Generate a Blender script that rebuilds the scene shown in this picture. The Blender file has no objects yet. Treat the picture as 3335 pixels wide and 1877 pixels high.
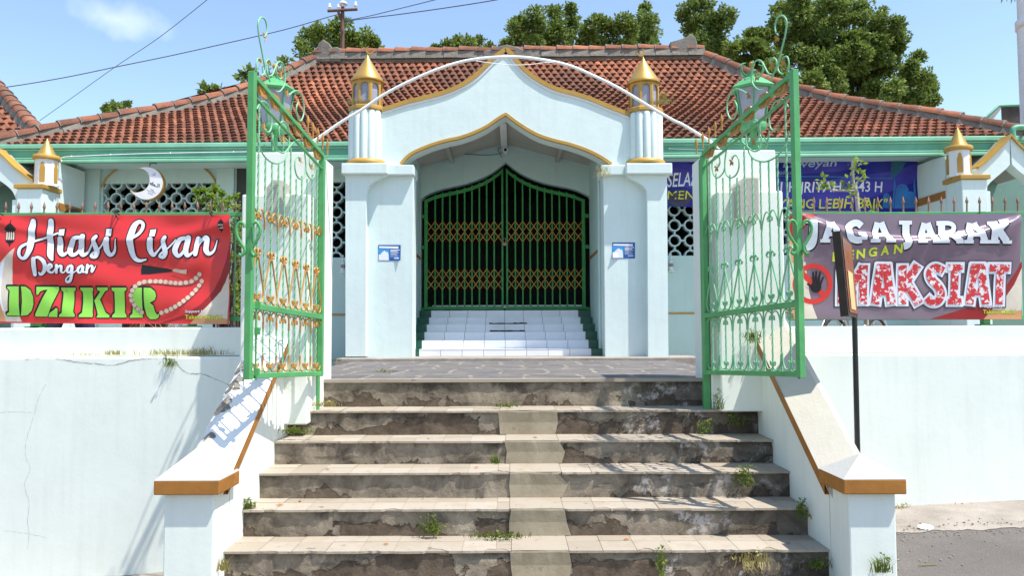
import bpy, bmesh, math, random
from mathutils import Vector, Matrix, Euler
from mathutils.geometry import tessellate_polygon
import mathutils.noise as mnoise
random.seed(7)
SC = bpy.context.scene
COL = SC.collection
R = math.radians
# ------------------------------------------------------------------ camera
F, CX, CY, EYE = 2500.0, 1667.5, 938.5, 1.6
PITCH, ROLL = math.atan(136.5/2500), R(-0.2)
cam = bpy.data.cameras.new("camera"); cam.sensor_width = 36; cam.lens = 36*F/3335
cam.clip_start = 0.05; cam.clip_end = 2000
cam_ob = bpy.data.objects.new("camera", cam); COL.objects.link(cam_ob); SC.camera = cam_ob
CR = (Matrix.Rotation(math.pi/2+PITCH, 3, 'X') @ Matrix.Rotation(ROLL, 3, 'Z'))
cam_ob.matrix_world = Matrix.Translation((0, 0, EYE)) @ CR.to_4x4()
def at(px, py, Y):
    """point at depth Y metres in front of the camera that the photograph shows at (px, py)"""
    d = CR @ Vector(((px-CX)/F, (CY-py)/F, -1.0))
    k = Y/d.y
    return Vector((d.x*k, Y, EYE+d.z*k))
def zat(py, Y, px=1667): return at(px, py, Y).z
def xat(px, Y, py=1000): return at(px, py, Y).x
# ------------------------------------------------------------------ light
SUN = Vector((0.42, -0.22, 1.0)).normalized()
world = bpy.data.worlds.new("World"); SC.world = world; world.use_nodes = True
wn, wl = world.node_tree.nodes, world.node_tree.links
bg = wn['Background']
sky = wn.new('ShaderNodeTexSky'); sky.sky_type = 'NISHITA'; sky.sun_disc = False
sky.sun_elevation = math.asin(SUN.z); sky.sun_rotation = math.atan2(SUN.x, SUN.y)
sky.air_density = 1.15; sky.dust_density = 0.6; sky.ozone_density = 1.6
bg.inputs['Strength'].default_value = 0.125
# a small soft cloud in the left of the sky
tc = wn.new('ShaderNodeTexCoord')
cd = (CR @ Vector(((385-CX)/F, (CY-62)/F, -1.0))).normalized()
mp = wn.new('ShaderNodeVectorMath'); mp.operation = 'SUBTRACT'; mp.inputs[1].default_value = cd
ms = wn.new('ShaderNodeVectorMath'); ms.operation = 'MULTIPLY'; ms.inputs[1].default_value = (19, 19, 46)
ln = wn.new('ShaderNodeVectorMath'); ln.operation = 'LENGTH'
nz = wn.new('ShaderNodeTexNoise'); nz.inputs['Scale'].default_value = 22; nz.inputs['Detail'].default_value = 6
ad = wn.new('ShaderNodeMath'); ad.operation = 'MULTIPLY_ADD'; ad.inputs[1].default_value = 1.5
rp = wn.new('ShaderNodeMapRange'); rp.inputs['From Min'].default_value = 1.75; rp.inputs['From Max'].default_value = 0.65
rp.inputs['To Min'].default_value = 0; rp.inputs['To Max'].default_value = 0.42
mx = wn.new('ShaderNodeMix'); mx.data_type = 'RGBA'; mx.inputs['B'].default_value = (7.0, 7.2, 7.6, 1)
wl.new(tc.outputs['Generated'], mp.inputs[0]); wl.new(mp.outputs[0], ms.inputs[0]); wl.new(ms.outputs[0], ln.inputs[0])
wl.new(tc.outputs['Generated'], nz.inputs['Vector']); wl.new(nz.outputs['Fac'], ad.inputs[0]); wl.new(ln.outputs['Value'], ad.inputs[2])
wl.new(ad.outputs[0], rp.inputs['Value']); wl.new(rp.outputs[0], mx.inputs['Factor'])
wl.new(sky.outputs[0], mx.inputs['A']); wl.new(mx.outputs['Result'], bg.inputs['Color'])
sl = bpy.data.lights.new("sun", 'SUN'); sl.energy = 3.7; sl.angle = R(0.53); sl.color = (1.0, 0.955, 0.88)
so = bpy.data.objects.new("sun", sl); COL.objects.link(so)
so.rotation_euler = SUN.to_track_quat('Z', 'Y').to_euler(); so.location = (10, -5, 25)
vs = SC.view_settings; vs.view_transform = 'Standard'; vs.look = 'None'; vs.gamma = 1; vs.exposure = 1.0
# ------------------------------------------------------------------ helpers
def put(o, label=None, cat=None, group=None, kind=None):
    if label: o['label'] = label
    if cat: o['category'] = cat
    if group: o['group'] = group
    if kind: o['kind'] = kind
    return o
def thing(name, label, cat, loc=(0, 0, 0), group=None):
    o = bpy.data.objects.new(name, None); COL.objects.link(o); o.location = loc; o.empty_display_size = .1
    return put(o, label, cat, group)
def wloc(o):
    v = Vector((0, 0, 0))
    while o: v += Vector(o.location); o = o.parent
    return v
XF = None
class MB:
    """collects faces in world coordinates, builds ONE mesh object"""
    def __init__(s): s.v = []; s.f = []; s.t = {}; s.sm = set()
    def add(s, vs_, fs, tint=None, smooth=False):
        b = len(s.v); s.v += [tuple(p) for p in vs_]
        for f in fs:
            if tint is not None: s.t[len(s.f)] = tint
            if smooth: s.sm.add(len(s.f))
            s.f.append([i+b for i in f])
        return s
    def box(s, x0, x1, y0, y1, z0, z1, tint=None):
        return s.add([(x0,y0,z0),(x1,y0,z0),(x1,y1,z0),(x0,y1,z0),(x0,y0,z1),(x1,y0,z1),(x1,y1,z1),(x0,y1,z1)],
              [(0,3,2,1),(4,5,6,7),(0,1,5,4),(1,2,6,5),(2,3,7,6),(3,0,4,7)], tint)
    def quad(s, a, b, c, d, tint=None): return s.add([a,b,c,d], [(0,1,2,3)], tint)
    def prism(s, poly, y0, y1, tint=None):
        """poly = [(x,z)] extruded along Y"""
        n = len(poly); tri = tessellate_polygon([[Vector((p[0], p[1], 0)) for p in poly]])
        vs_ = [(p[0], y0, p[1]) for p in poly]+[(p[0], y1, p[1]) for p in poly]
        fs = [tuple(t) for t in tri]+[tuple(i+n for i in t) for t in tri]+[(i,(i+1)%n,(i+1)%n+n,i+n) for i in range(n)]
        return s.add(vs_, fs, tint)
    def prismx(s, poly, x0, x1, tint=None):
        """poly = [(y,z)] extruded along X"""
        n = len(poly); tri = tessellate_polygon([[Vector((p[0], p[1], 0)) for p in poly]])
        vs_ = [(x0, p[0], p[1]) for p in poly]+[(x1, p[0], p[1]) for p in poly]
        fs = [tuple(t) for t in tri]+[tuple(i+n for i in t) for t in tri]+[(i,(i+1)%n,(i+1)%n+n,i+n) for i in range(n)]
        return s.add(vs_, fs, tint)
    def tube(s, pts, r, n=6, cap=True, twist=0.0, flat=None, smooth=True):
        pts = [Vector(p) for p in pts]; m = len(pts)
        if not hasattr(r, '__len__'): r = [r]*m
        rings = []; up = None
        for i in range(m):
            t = (pts[min(i+1, m-1)]-pts[max(i-1, 0)])
            if t.length < 1e-9: t = Vector((0, 0, 1))
            t.normalize()
            if up is None:
                up = Vector((0, 1, 0)) if abs(t.y) < .9 else Vector((1, 0, 0))
            a = (up-t*up.dot(t))
            if a.length < 1e-6: a = t.orthogonal()
            a.normalize(); b = t.cross(a); up = a
            ring = []
            for k in range(n):
                an = 2*math.pi*k/n+twist*i+math.pi/n
                ca, sa = math.cos(an)*r[i], math.sin(an)*r[i]
                if flat: ca *= flat
                ring.append(pts[i]+a*ca+b*sa)
            rings.append(ring)
        vs_ = [p for g in rings for p in g]; fs = []
        for i in range(m-1):
            for k in range(n):
                fs.append((i*n+k, i*n+(k+1)%n, (i+1)*n+(k+1)%n, (i+1)*n+k))
        s.add(vs_, fs, None, smooth)
        if cap:
            s.add(rings[0], [tuple(range(n))[::-1]]); s.add(rings[-1], [tuple(range(n))])
        return s
    def lathe(s, c, prof, n=24, a0=0, a1=2*math.pi, smooth=True, cap=True):
        """prof = [(r,z)] around the vertical axis through c"""
        full = abs(a1-a0-2*math.pi) < 1e-6; k = n if full else n+1
        vs_ = []
        for r, z in prof:
            for i in range(k):
                a = a0+(a1-a0)*i/n
                vs_.append((c[0]+r*math.cos(a), c[1]+r*math.sin(a), c[2]+z))
        fs = []
        for j in range(len(prof)-1):
            for i in range(n):
                i2 = (i+1) % k
                fs.append((j*k+i, j*k+i2, (j+1)*k+i2, (j+1)*k+i))
        s.add(vs_, fs, None, smooth)
        if cap and full:
            if prof[0][0] > 1e-4: s.add(vs_[:k], [tuple(range(k))[::-1]])
            if prof[-1][0] > 1e-4: s.add(vs_[-k:], [tuple(range(k))])
        return s
    def ball(s, c, r, n=10, sx=1, sy=1, sz=1):
        prof = [(math.sin(math.pi*i/(n//2)), -math.cos(math.pi*i/(n//2))) for i in range(n//2+1)]
        b = len(s.v); s.lathe((0, 0, 0), [(p*r, q*r) for p, q in prof], n, cap=False)
        for i in range(b, len(s.v)):
            v = s.v[i]; s.v[i] = (c[0]+v[0]*sx, c[1]+v[1]*sy, c[2]+v[2]*sz)
        return s
    def build(s, name, mat, parent=None, label=None, cat=None, group=None, kind=None, origin=None, bevel=0, seg=2):
        if XF: s.v = [XF(p) for p in s.v]
        me = bpy.data.meshes.new(name)
        base = wloc(parent) if parent else Vector((0, 0, 0))
        if origin is None and parent is None and s.v:
            xs = [p[0] for p in s.v]; ys = [p[1] for p in s.v]; zs = [p[2] for p in s.v]
            origin = ((min(xs)+max(xs))/2, (min(ys)+max(ys))/2, min(zs))
        og = Vector(origin) if origin is not None else base
        me.from_pydata([(p[0]-og.x, p[1]-og.y, p[2]-og.z) for p in s.v], [], s.f)
        if s.t:
            ca = me.color_attributes.new('tint', 'FLOAT_COLOR', 'CORNER'); li = 0
            buf = []
            for fi, f in enumerate(s.f):
                t = s.t.get(fi, .5)
                buf += [t, t, t, 1]*len(f)
            ca.data.foreach_set('color', buf)
        if s.sm:
            me.polygons.foreach_set('use_smooth', [i in s.sm for i in range(len(s.f))])
        bm = bmesh.new(); bm.from_mesh(me); bmesh.ops.recalc_face_normals(bm, faces=bm.faces); bm.to_mesh(me); bm.free()
        me.materials.append(mat); me.update()
        o = bpy.data.objects.new(name, me); COL.objects.link(o)
        if parent: o.parent = parent
        o.location = og-base
        if bevel:
            m = o.modifiers.new('bevel', 'BEVEL'); m.width = bevel; m.segments = seg; m.limit_method = 'ANGLE'; m.angle_limit = R(40)
        return put(o, label, cat, group, kind)
def crom(pts, k=6):
    """Catmull-Rom resampling of tuples of any dimension"""
    out = []; n = len(pts)
    for i in range(n-1):
        p0, p1, p2, p3 = pts[max(i-1, 0)], pts[i], pts[i+1], pts[min(i+2, n-1)]
        for j in range(k):
            t = j/k
            out.append(tuple(.5*((2*b)+(-a+c)*t+(2*a-5*b+4*c-d)*t*t+(-a+3*b-3*c+d)*t**3) for a, b, c, d in zip(p0, p1, p2, p3)))
    out.append(tuple(pts[-1])); return out
def rnd(a, b): return random.uniform(a, b)
# ------------------------------------------------------------------ materials
def newmat(name):
    m = bpy.data.materials.new(name); m.use_nodes = True
    return m, m.node_tree.nodes, m.node_tree.links, m.node_tree.nodes['Principled BSDF']
def noise(n, l, vec, scale, detail=5, rough=.6, dist=0):
    t = n.new('ShaderNodeTexNoise'); t.inputs['Scale'].default_value = scale; t.inputs['Detail'].default_value = detail
    t.inputs['Roughness'].default_value = rough; t.inputs['Distortion'].default_value = dist
    if vec: l.new(vec, t.inputs['Vector'])
    return t.outputs['Fac']
def mrange(n, l, v, a, b, c=0, d=1):
    t = n.new('ShaderNodeMapRange'); l.new(v, t.inputs['Value'])
    for k, x in zip(('From Min', 'From Max', 'To Min', 'To Max'), (a, b, c, d)): t.inputs[k].default_value = x
    return t.outputs[0]
def mixc(n, l, fac, a, b, mode='MIX'):
    t = n.new('ShaderNodeMix'); t.data_type = 'RGBA'; t.blend_type = mode
    for key, x in (('Factor', fac), ('A', a), ('B', b)):
        if isinstance(x, (int, float)): t.inputs[key].default_value = x
        elif isinstance(x, tuple): t.inputs[key].default_value = (*x[:3], 1)
        else: l.new(x, t.inputs[key])
    return t.outputs['Result']
def math_(n, l, op, a, b=0.0, c=None):
    t = n.new('ShaderNodeMath'); t.operation = op
    for i, x in enumerate((a, b, c)):
        if x is None: continue
        if isinstance(x, (int, float)): t.inputs[i].default_value = x
        else: l.new(x, t.inputs[i])
    return t.outputs[0]
def coords(n, l, scale=(1, 1, 1), kind='Object'):
    t = n.new('ShaderNodeTexCoord'); m = n.new('ShaderNodeMapping'); m.inputs['Scale'].default_value = scale
    l.new(t.outputs[kind], m.inputs['Vector']); return m.outputs[0]
def bump(n, l, bs, h, st=.2, dist=.01):
    b = n.new('ShaderNodeBump'); b.inputs['Strength'].default_value = st; b.inputs['Distance'].default_value = dist
    l.new(h, b.inputs['Height']); l.new(b.outputs[0], bs.inputs['Normal'])
def M(name, col, rough=.6, var=.12, vs=4, bst=.15, bsc=60, metal=0, spec=.4, tint=0, chip=None):
    """painted / plain surface: base colour with cloudy variation, fine bump, optional chips"""
    m, n, l, bs = newmat(name); v = coords(n, l)
    c = mixc(n, l, mrange(n, l, noise(n, l, v, vs), .3, .7), tuple(x*(1-var) for x in col), tuple(min(1, x*(1+var)) for x in col))
    if tint:
        at_ = n.new('ShaderNodeAttribute'); at_.attribute_name = 'tint'
        c = mixc(n, l, 1.0, c, mixc(n, l, at_.outputs['Fac'], (1-tint,)*3, (1+tint,)*3), 'MULTIPLY')
    if chip:
        k = mrange(n, l, noise(n, l, v, chip[1], 8, .7), chip[2], chip[2]+.03)
        c = mixc(n, l, k, c, chip[0])
    l.new(c, bs.inputs['Base Color'])
    bs.inputs['Roughness'].default_value = rough; bs.inputs['Metallic'].default_value = metal
    bs.inputs['Specular IOR Level'].default_value = spec
    if bst: bump(n, l, bs, noise(n, l, v, bsc, 6), bst, .004)
    return m
def plaster(name, col, dirt=(.45, .43, .36), amt=.35, streak=.075, bst=.3):
    """painted plaster: brush waviness, vertical rain streaks, grime blotches"""
    m, n, l, bs = newmat(name); v = coords(n, l)
    c = mixc(n, l, mrange(n, l, noise(n, l, v, 1.7, 6), .3, .7), tuple(x*.95 for x in col), tuple(min(1, x*1.03) for x in col))
    sv = coords(n, l, (9, 9, .55))
    c = mixc(n, l, mrange(n, l, noise(n, l, sv, 1.6, 6), .48, .8, 0, streak*2.2), c, tuple(a*.55+b*.25 for a, b in zip(dirt, col)))
    k = mrange(n, l, noise(n, l, v, 5.5, 9, .72, .4), .60, .74, 0, amt)
    c = mixc(n, l, k, c, dirt)
    k2 = mrange(n, l, noise(n, l, v, 38, 4, .7), .70, .76, 0, .35)
    c = mixc(n, l, k2, c, tuple(x*.6 for x in dirt))
    l.new(c, bs.inputs['Base Color']); bs.inputs['Roughness'].default_value = .62
    bs.inputs['Specular IOR Level'].default_value = .3
    h = math_(n, l, 'ADD', math_(n, l, 'MULTIPLY', noise(n, l, v, 5, 4), 1.3), math_(n, l, 'MULTIPLY', noise(n, l, v, 55, 7), .35))
    bump(n, l, bs, h, bst, .02)
    return m
mint = plaster('mint_plaster', (.785, .822, .75), amt=.15, bst=.08)
cap_p = plaster('newel_cap_plaster', (.46, .455, .43), dirt=(.45, .4, .3), amt=.25)
mint_deep = plaster('pale_green_plaster', (.50, .66, .63), amt=.12)
mint2 = plaster('mint_portal_plaster', (.66, .765, .735), amt=.15, bst=.15)
white_p = plaster('white_plaster', (.74, .74, .72), dirt=(.5, .43, .32), amt=.3)
cream_p = plaster('cream_plaster', (.47, .44, .37), dirt=(.45, .36, .22), amt=.3)
cement = plaster('bare_cement', (.44, .42, .37), dirt=(.2, .18, .14), amt=.6)
darkcem = plaster('old_grey_mortar', (.20, .18, .15), dirt=(.05, .055, .048), amt=.95, streak=.3, bst=.8)
brown_t = M('brown_trim_paint', (.34, .14, .024), .55, .2, 5, .3, 50, chip=((.6, .5, .35), 14, .66))
gold_p = M('ochre_gold_paint', (.44, .255, .048), .45, .12, 5, .1)
gold_m = M('polished_gold_paint', (.55, .33, .085), .36, .10, 4, .05, 40, metal=.55)
goldw = M('gold_ironwork_paint', (.47, .235, .05), .42, .25, 8, .1, metal=.2)
goldb = M('tarnished_gold_paint', (.36, .19, .045), .5, .25, 20, .3, metal=.3)
green = M('green_gate_paint', (.085, .33, .11), .42, .18, 6, .2, 40, chip=((.10, .07, .03), 18, .71))
lamp_g = M('lamp_green_paint', (.09, .33, .13), .42, .18, 6, .2, 40)
green_l = M('mint_green_bar_paint', (.20, .46, .25), .42, .15, 9, .1)
green_f = M('green_fascia_paint', (.12, .37, .235), .55, .15, 3, .1)
green_f2 = M('pale_green_moulding_paint', (.23, .53, .36), .5, .12, 3, .1)
green_d = M('door_green_paint', (.03, .24, .05), .5, .2, 6, .1)
lat_g = M('lattice_ochre_paint', (.44, .24, .04), .5, .15, 6, .1)
white_t = M('white_glazed_tile', (.82, .83, .86), .2, .03, 8, 0, spec=.5, tint=.06)
green_t = M('dark_green_tile', (.015, .10, .065), .25, .1, 8, 0, spec=.5)
grout = M('grey_grout', (.30, .28, .25), .9, .1)
black = M('black_matter', (.012, .012, .012), .5, .2, 5, 0)
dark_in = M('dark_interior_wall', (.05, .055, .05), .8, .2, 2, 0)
wire_m = M('cable_sheath', (.085, .085, .14), .6, .1, 5, 0)
pipe_w = M('white_pipe_paint', (.80, .81, .80), .4, .06, 5, .1, 30)
glass_g = M('frosted_grey_pane', (.30, .305, .37), .25, .22, 5, .05, 8)
beige = M('beige_ceiling_board', (.44, .41, .36), .8, .1, 3, .1)
rust = M('rusty_spike_metal', (.34, .20, .14), .5, .35, 25, .2, metal=.35)
def vary(n, l, v, k=3.7):
    oi = n.new('ShaderNodeObjectInfo'); s_ = n.new('ShaderNodeVectorMath'); s_.operation = 'MULTIPLY_ADD'
    s_.inputs[1].default_value = (k, k, k*1.9); l.new(oi.outputs['Location'], s_.inputs[0]); l.new(v, s_.inputs[2]); return s_.outputs[0]
def m_riser():
    m, n, l, bs = newmat('weathered_riser_plaster'); v = coords(n, l)
    sp = n.new('ShaderNodeSeparateXYZ'); l.new(v, sp.inputs[0]); v = vary(n, l, v)
    n1 = noise(n, l, v, 2.1, 10, .62, .6)
    h = math_(n, l, 'MULTIPLY_ADD', sp.outputs['Z'], 1.15, n1)
    h = math_(n, l, 'MULTIPLY_ADD', noise(n, l, v, 14, 8, .7), .10, h)
    oi = n.new('ShaderNodeObjectInfo'); h = math_(n, l, 'ADD', h, mrange(n, l, oi.outputs['Random'], 0, 1, -.13, .06))
    k = mrange(n, l, h, .575, .588)                       # flaked skin over dark body
    edge = math_(n, l, 'MULTIPLY', mrange(n, l, h, .560, .578), mrange(n, l, h, .600, .584))  # crack shadow along the flake edges, painted as a dark line
    body = mixc(n, l, mrange(n, l, noise(n, l, v, 9, 9, .7), .3, .7), (.068, .048, .034), (.185, .142, .104))
    skin = mixc(n, l, mrange(n, l, noise(n, l, v, 4, 10, .7, .5), .35, .68), (.10, .08, .06), (.385, .325, .245))
    vs2 = vary(n, l, coords(n, l, (.45, 1, 2.5)))
    skin = mixc(n, l, mrange(n, l, noise(n, l, vs2, 5, 8, .7), .56, .68, 0, .75), skin, (.05, .043, .035))
    c = mixc(n, l, k, body, skin)
    c = mixc(n, l, math_(n, l, 'MULTIPLY', edge, .42), c, (.025, .02, .017))
    gr = mrange(n, l, math_(n, l, 'MULTIPLY_ADD', sp.outputs['Z'], 2.2, math_(n, l, 'MULTIPLY', noise(n, l, vary(n, l, coords(n, l, (1, 1, .5)), 5.1), 3.2, 10, .72, .5), 1.4)), 1.02, 1.2, 0, .8)
    c = mixc(n, l, gr, c, (.045, .036, .029))
    xr = mrange(n, l, sp.outputs['X'], .1, .9)           # salt bloom on the right-hand half
    bl = mrange(n, l, math_(n, l, 'MULTIPLY', noise(n, l, v, 5.5, 12, .78, .3), xr), .53, .60, 0, .8)
    c = mixc(n, l, bl, c, (.62, .57, .53))
    xb = mrange(n, l, sp.outputs['X'], 1.0, 1.8, 0, .55)  # shadow of the right wall and gate, painted into the riser colour
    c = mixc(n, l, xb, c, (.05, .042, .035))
    l.new(c, bs.inputs['Base Color']); bs.inputs['Roughness'].default_value = .9; bs.inputs['Specular IOR Level'].default_value = .2
    hh = math_(n, l, 'ADD', math_(n, l, 'MULTIPLY', k, .5), noise(n, l, v, 30, 10, .75))
    bump(n, l, bs, hh, .8, .016); return m
def m_tread():
    m, n, l, bs = newmat('cream_floor_tile'); v = vary(n, l, coords(n, l))
    a = n.new('ShaderNodeAttribute'); a.attribute_name = 'tint'
    c = mixc(n, l, a.outputs['Fac'], (.30, .25, .19), (.39, .34, .272))
    c = mixc(n, l, mrange(n, l, noise(n, l, v, 6, 9, .7), .5, .72, 0, .55), c, (.27, .20, .14))
    c = mixc(n, l, mrange(n, l, noise(n, l, v, 13, 3, .5), .70, .72, 0, .7), c, (.12, .10, .09))
    c = mixc(n, l, mrange(n, l, noise(n, l, v, 24, 5, .6), .66, .69, 0, .5), c, (.16, .12, .09))
    l.new(c, bs.inputs['Base Color']); bs.inputs['Roughness'].default_value = .75
    bump(n, l, bs, noise(n, l, v, 40, 8, .7), .35, .006); return m
def m_patch():
    m, n, l, bs = newmat('smooth_repair_mortar'); v = vary(n, l, coords(n, l))
    c = mixc(n, l, mrange(n, l, noise(n, l, v, 3.5, 10, .7, .4), .3, .72), (.25, .205, .135), (.41, .355, .255))
    c = mixc(n, l, mrange(n, l, noise(n, l, v, 11, 6), .64, .68, 0, .4), c, (.10, .085, .065))
    vm = n.new('ShaderNodeVectorMath'); vm.operation = 'MULTIPLY'; vm.inputs[1].default_value = (1, 1, 1)
    l.new(c, bs.inputs['Base Color']); bs.inputs['Roughness'].default_value = .9
    bump(n, l, bs, noise(n, l, v, 25, 10, .7), .4, .008); return m
def m_asphalt():
    m, n, l, bs = newmat('worn_asphalt'); v = coords(n, l)
    c = mixc(n, l, mrange(n, l, noise(n, l, v, 1.1, 8, .65), .3, .7), (.145, .128, .115), (.225, .20, .182))
    c = mixc(n, l, mrange(n, l, noise(n, l, v, 60, 4, .8), .58, .68, 0, .75), c, (.34, .30, .27))
    c = mixc(n, l, mrange(n, l, noise(n, l, v, 85, 3, .8), .60, .7, 0, .7), c, (.03, .027, .026))
    l.new(c, bs.inputs['Base Color']); bs.inputs['Roughness'].default_value = .9
    bump(n, l, bs, noise(n, l, v, 70, 8, .8), 1.0, .02); return m
def m_conc():
    m, n, l, bs = newmat('dusty_concrete_apron'); v = coords(n, l)
    c = mixc(n, l, mrange(n, l, noise(n, l, v, 3, 10, .7), .3, .7), (.23, .20, .17), (.39, .345, .30))
    c = mixc(n, l, mrange(n, l, noise(n, l, v, 20, 8, .75), .58, .7, 0, .6), c, (.16, .13, .11))
    l.new(c, bs.inputs['Base Color']); bs.inputs['Roughness'].default_value = .92
    bump(n, l, bs, noise(n, l, v, 40, 10, .75), .8, .015); return m
def m_flags():
    m, n, l, bs = newmat('dark_flagstones_with_pale_joints'); v = coords(n, l)
    w = n.new('ShaderNodeTexNoise'); w.inputs['Scale'].default_value = 2.6; w.inputs['Detail'].default_value = 7; l.new(v, w.inputs['Vector'])
    va = n.new('ShaderNodeVectorMath'); va.operation = 'MULTIPLY_ADD'; va.inputs[1].default_value = (.28, .28, .28)
    l.new(w.outputs['Color'], va.inputs[0]); l.new(v, va.inputs[2])
    b = n.new('ShaderNodeTexBrick'); b.inputs['Scale'].default_value = 1; b.inputs['Brick Width'].default_value = .46; b.inputs['Row Height'].default_value = .9
    b.inputs['Mortar Size'].default_value = .022; b.inputs['Mortar Smooth'].default_value = .25; b.offset = .45
    l.new(va.outputs[0], b.inputs['Vector'])
    st = mixc(n, l, mrange(n, l, noise(n, l, v, 2.5, 9, .7), .3, .7), (.075, .07, .07), (.19, .172, .162))
    jt = mixc(n, l, mrange(n, l, noise(n, l, v, 5, 6), .35, .65), (.15, .135, .11), (.32, .285, .24))
    fac = math_(n, l, 'MULTIPLY', b.outputs['Fac'], mrange(n, l, noise(n, l, v, 1.9, 6), .30, .46))
    c = mixc(n, l, fac, st, jt)
    l.new(c, bs.inputs['Base Color']); bs.inputs['Roughness'].default_value = .85
    bump(n, l, bs, math_(n, l, 'ADD', math_(n, l, 'MULTIPLY', fac, .8), noise(n, l, v, 20, 9, .7)), .7, .02); return m
def m_roof():
    m, n, l, bs = newmat('clay_roof_tile'); v = coords(n, l)
    a = n.new('ShaderNodeAttribute'); a.attribute_name = 'tint'
    c = mixc(n, l, a.outputs['Fac'], (.15, .055, .032), (.43, .155, .078))
    big = mrange(n, l, noise(n, l, v, .55, 8, .65), .38, .58, 0, .8)
    c = mixc(n, l, big, c, (.10, .045, .03))
    c = mixc(n, l, mrange(n, l, noise(n, l, v, 9, 8, .7), .5, .72, 0, .75), c, (.045, .03, .024))
    c = mixc(n, l, mrange(n, l, noise(n, l, v, 17, 6, .7), .62, .7, 0, .5), c, (.45, .23, .15))
    l.new(c, bs.inputs['Base Color']); bs.inputs['Roughness'].default_value = .8; bs.inputs['Specular IOR Level'].default_value = .25
    bump(n, l, bs, noise(n, l, v, 45, 8), .5, .008); return m
def m_leaf(name, dk, lt, trans=.35):
    m, n, l, bs = newmat(name)
    a = n.new('ShaderNodeAttribute'); a.attribute_name = 'tint'
    c = mixc(n, l, a.outputs['Fac'], dk, lt)
    c = mixc(n, l, .45, c, mixc(n, l, mrange(n, l, noise(n, l, coords(n, l), 3.0, 3), .35, .65), dk, lt))
    l.new(c, bs.inputs['Base Color']); bs.inputs['Roughness'].default_value = .5; bs.inputs['Specular IOR Level'].default_value = .3
    tr = n.new('ShaderNodeBsdfTranslucent'); l.new(mixc(n, l, .5, c, lt), tr.inputs['Color'])
    mxs = n.new('ShaderNodeMixShader'); mxs.inputs[0].default_value = trans
    l.new(bs.outputs[0], mxs.inputs[1]); l.new(tr.outputs[0], mxs.inputs[2])
    l.new(mxs.outputs[0], n['Material Output'].inputs['Surface']); return m
def m_cloth(name, col, sheen=.35, var=.05, spec=.35):
    m, n, l, bs = newmat(name); v = coords(n, l)
    c = mixc(n, l, mrange(n, l, noise(n, l, v, 3.5, 5), .3, .7), tuple(x*(1-var) for x in col), tuple(min(1, x*(1+var)) for x in col))
    l.new(c, bs.inputs['Base Color']); bs.inputs['Roughness'].default_value = sheen; bs.inputs['Specular IOR Level'].default_value = spec
    return m
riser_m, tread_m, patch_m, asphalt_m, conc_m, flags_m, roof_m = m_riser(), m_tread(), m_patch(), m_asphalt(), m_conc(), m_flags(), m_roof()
leaf_a = m_leaf('deep_green_foliage', (.048, .098, .018), (.245, .32, .068))
leaf_b = m_leaf('yellow_green_foliage', (.05, .095, .014), (.23, .30, .055))
leaf_c = m_leaf('bright_shrub_leaf', (.07, .17, .015), (.32, .42, .05), .45)
leaf_w = m_leaf('weed_leaf', (.06, .11, .015), (.22, .27, .05), .4)
dry_w = m_leaf('dry_grass_blade', (.22, .19, .06), (.52, .44, .17), .3)
bark = M('tree_bark', (.13, .10, .075), .9, .3, 8, .6, 25)
pole_m = M('brown_iron_pole', (.14, .065, .045), .6, .25, 5, .2)
# ================================================================== SETTING
def gz(x):
    if x > 3.1: return .22+.046*(x-3.1)
    if x > -3.0: return -.29+(x+3)*(.51/6.1)
    return -.29+.02*(x+3)
xs = [-60, -30, -15, -8, -5, -3, -2, -1, 0, 1, 2, 3.1, 4, 5, 7, 10, 20, 40, 60]
g = MB()
ys = [-40, -10, 0, 3, 5, 5.9, 6.3]
for i in range(len(xs)-1):
    for j in range(len(ys)-1):
        p = [(xs[i], ys[j]), (xs[i+1], ys[j]), (xs[i+1], ys[j+1]), (xs[i], ys[j+1])]
        g.add([(x, y, gz(x)) for x, y in p], [(0, 1, 2, 3)])
g.build('road', asphalt_m, None, kind='structure', origin=(0, 0, 0))
far = MB(); far.quad((-400, 6.3, -.6), (400, 6.3, -.6), (400, 900, -.6), (-400, 900, -.6)); far.build('ground', conc_m, None, kind='structure')
# concrete apron along the foot of the retaining walls, with a ragged asphalt edge
for sgn, x0, x1, nm in ((1, 2.0, 12.0, 'apron'), (-1, -12.0, -1.9, 'apron')):
    g = MB(); N = 420; pts = []
    for i in range(N+1):
        x = x0+(x1-x0)*i/N
        pts.append((x, 5.38+.06*mnoise.noise((x*1.7, 3, 0))+.05*mnoise.fractal((x*7, 1, 0), 1, 2, 5)-(.03*(x-2) if sgn > 0 else 0)))
    for i in range(N):
        a, b = pts[i], pts[i+1]
        g.add([(a[0], a[1], gz(a[0])+.004), (b[0], b[1], gz(b[0])+.004), (b[0], 5.97, gz(b[0])+.03), (a[0], 5.97, gz(a[0])+.03)], [(0, 1, 2, 3)])
    g.build(nm, conc_m, None, kind='structure')
# terrace at the top of the stair and the lower yards behind the fences
YL = 6.15; ZL = zat(1235, YL)
g = MB(); g.box(-1.497, 1.493, YL+.09, 9.9, ZL-.1, ZL-.008); g.box(-2.05, 2.05, 6.42, 9.9, ZL-.1, ZL-.012)
g.build('terrace_paving', flags_m, None, kind='structure', origin=(0, 8, ZL))
g = MB(); g.box(-13, -2.052, 6.27, 12.3, .9, 1.05); g.box(2.052, 13, 6.27, 12.3, .9, 1.05); g.box(-2.05, 2.05, 6.45, 12.3, .9, ZL-.2)
g.build('yard_floor', conc_m, None, kind='structure')
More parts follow.
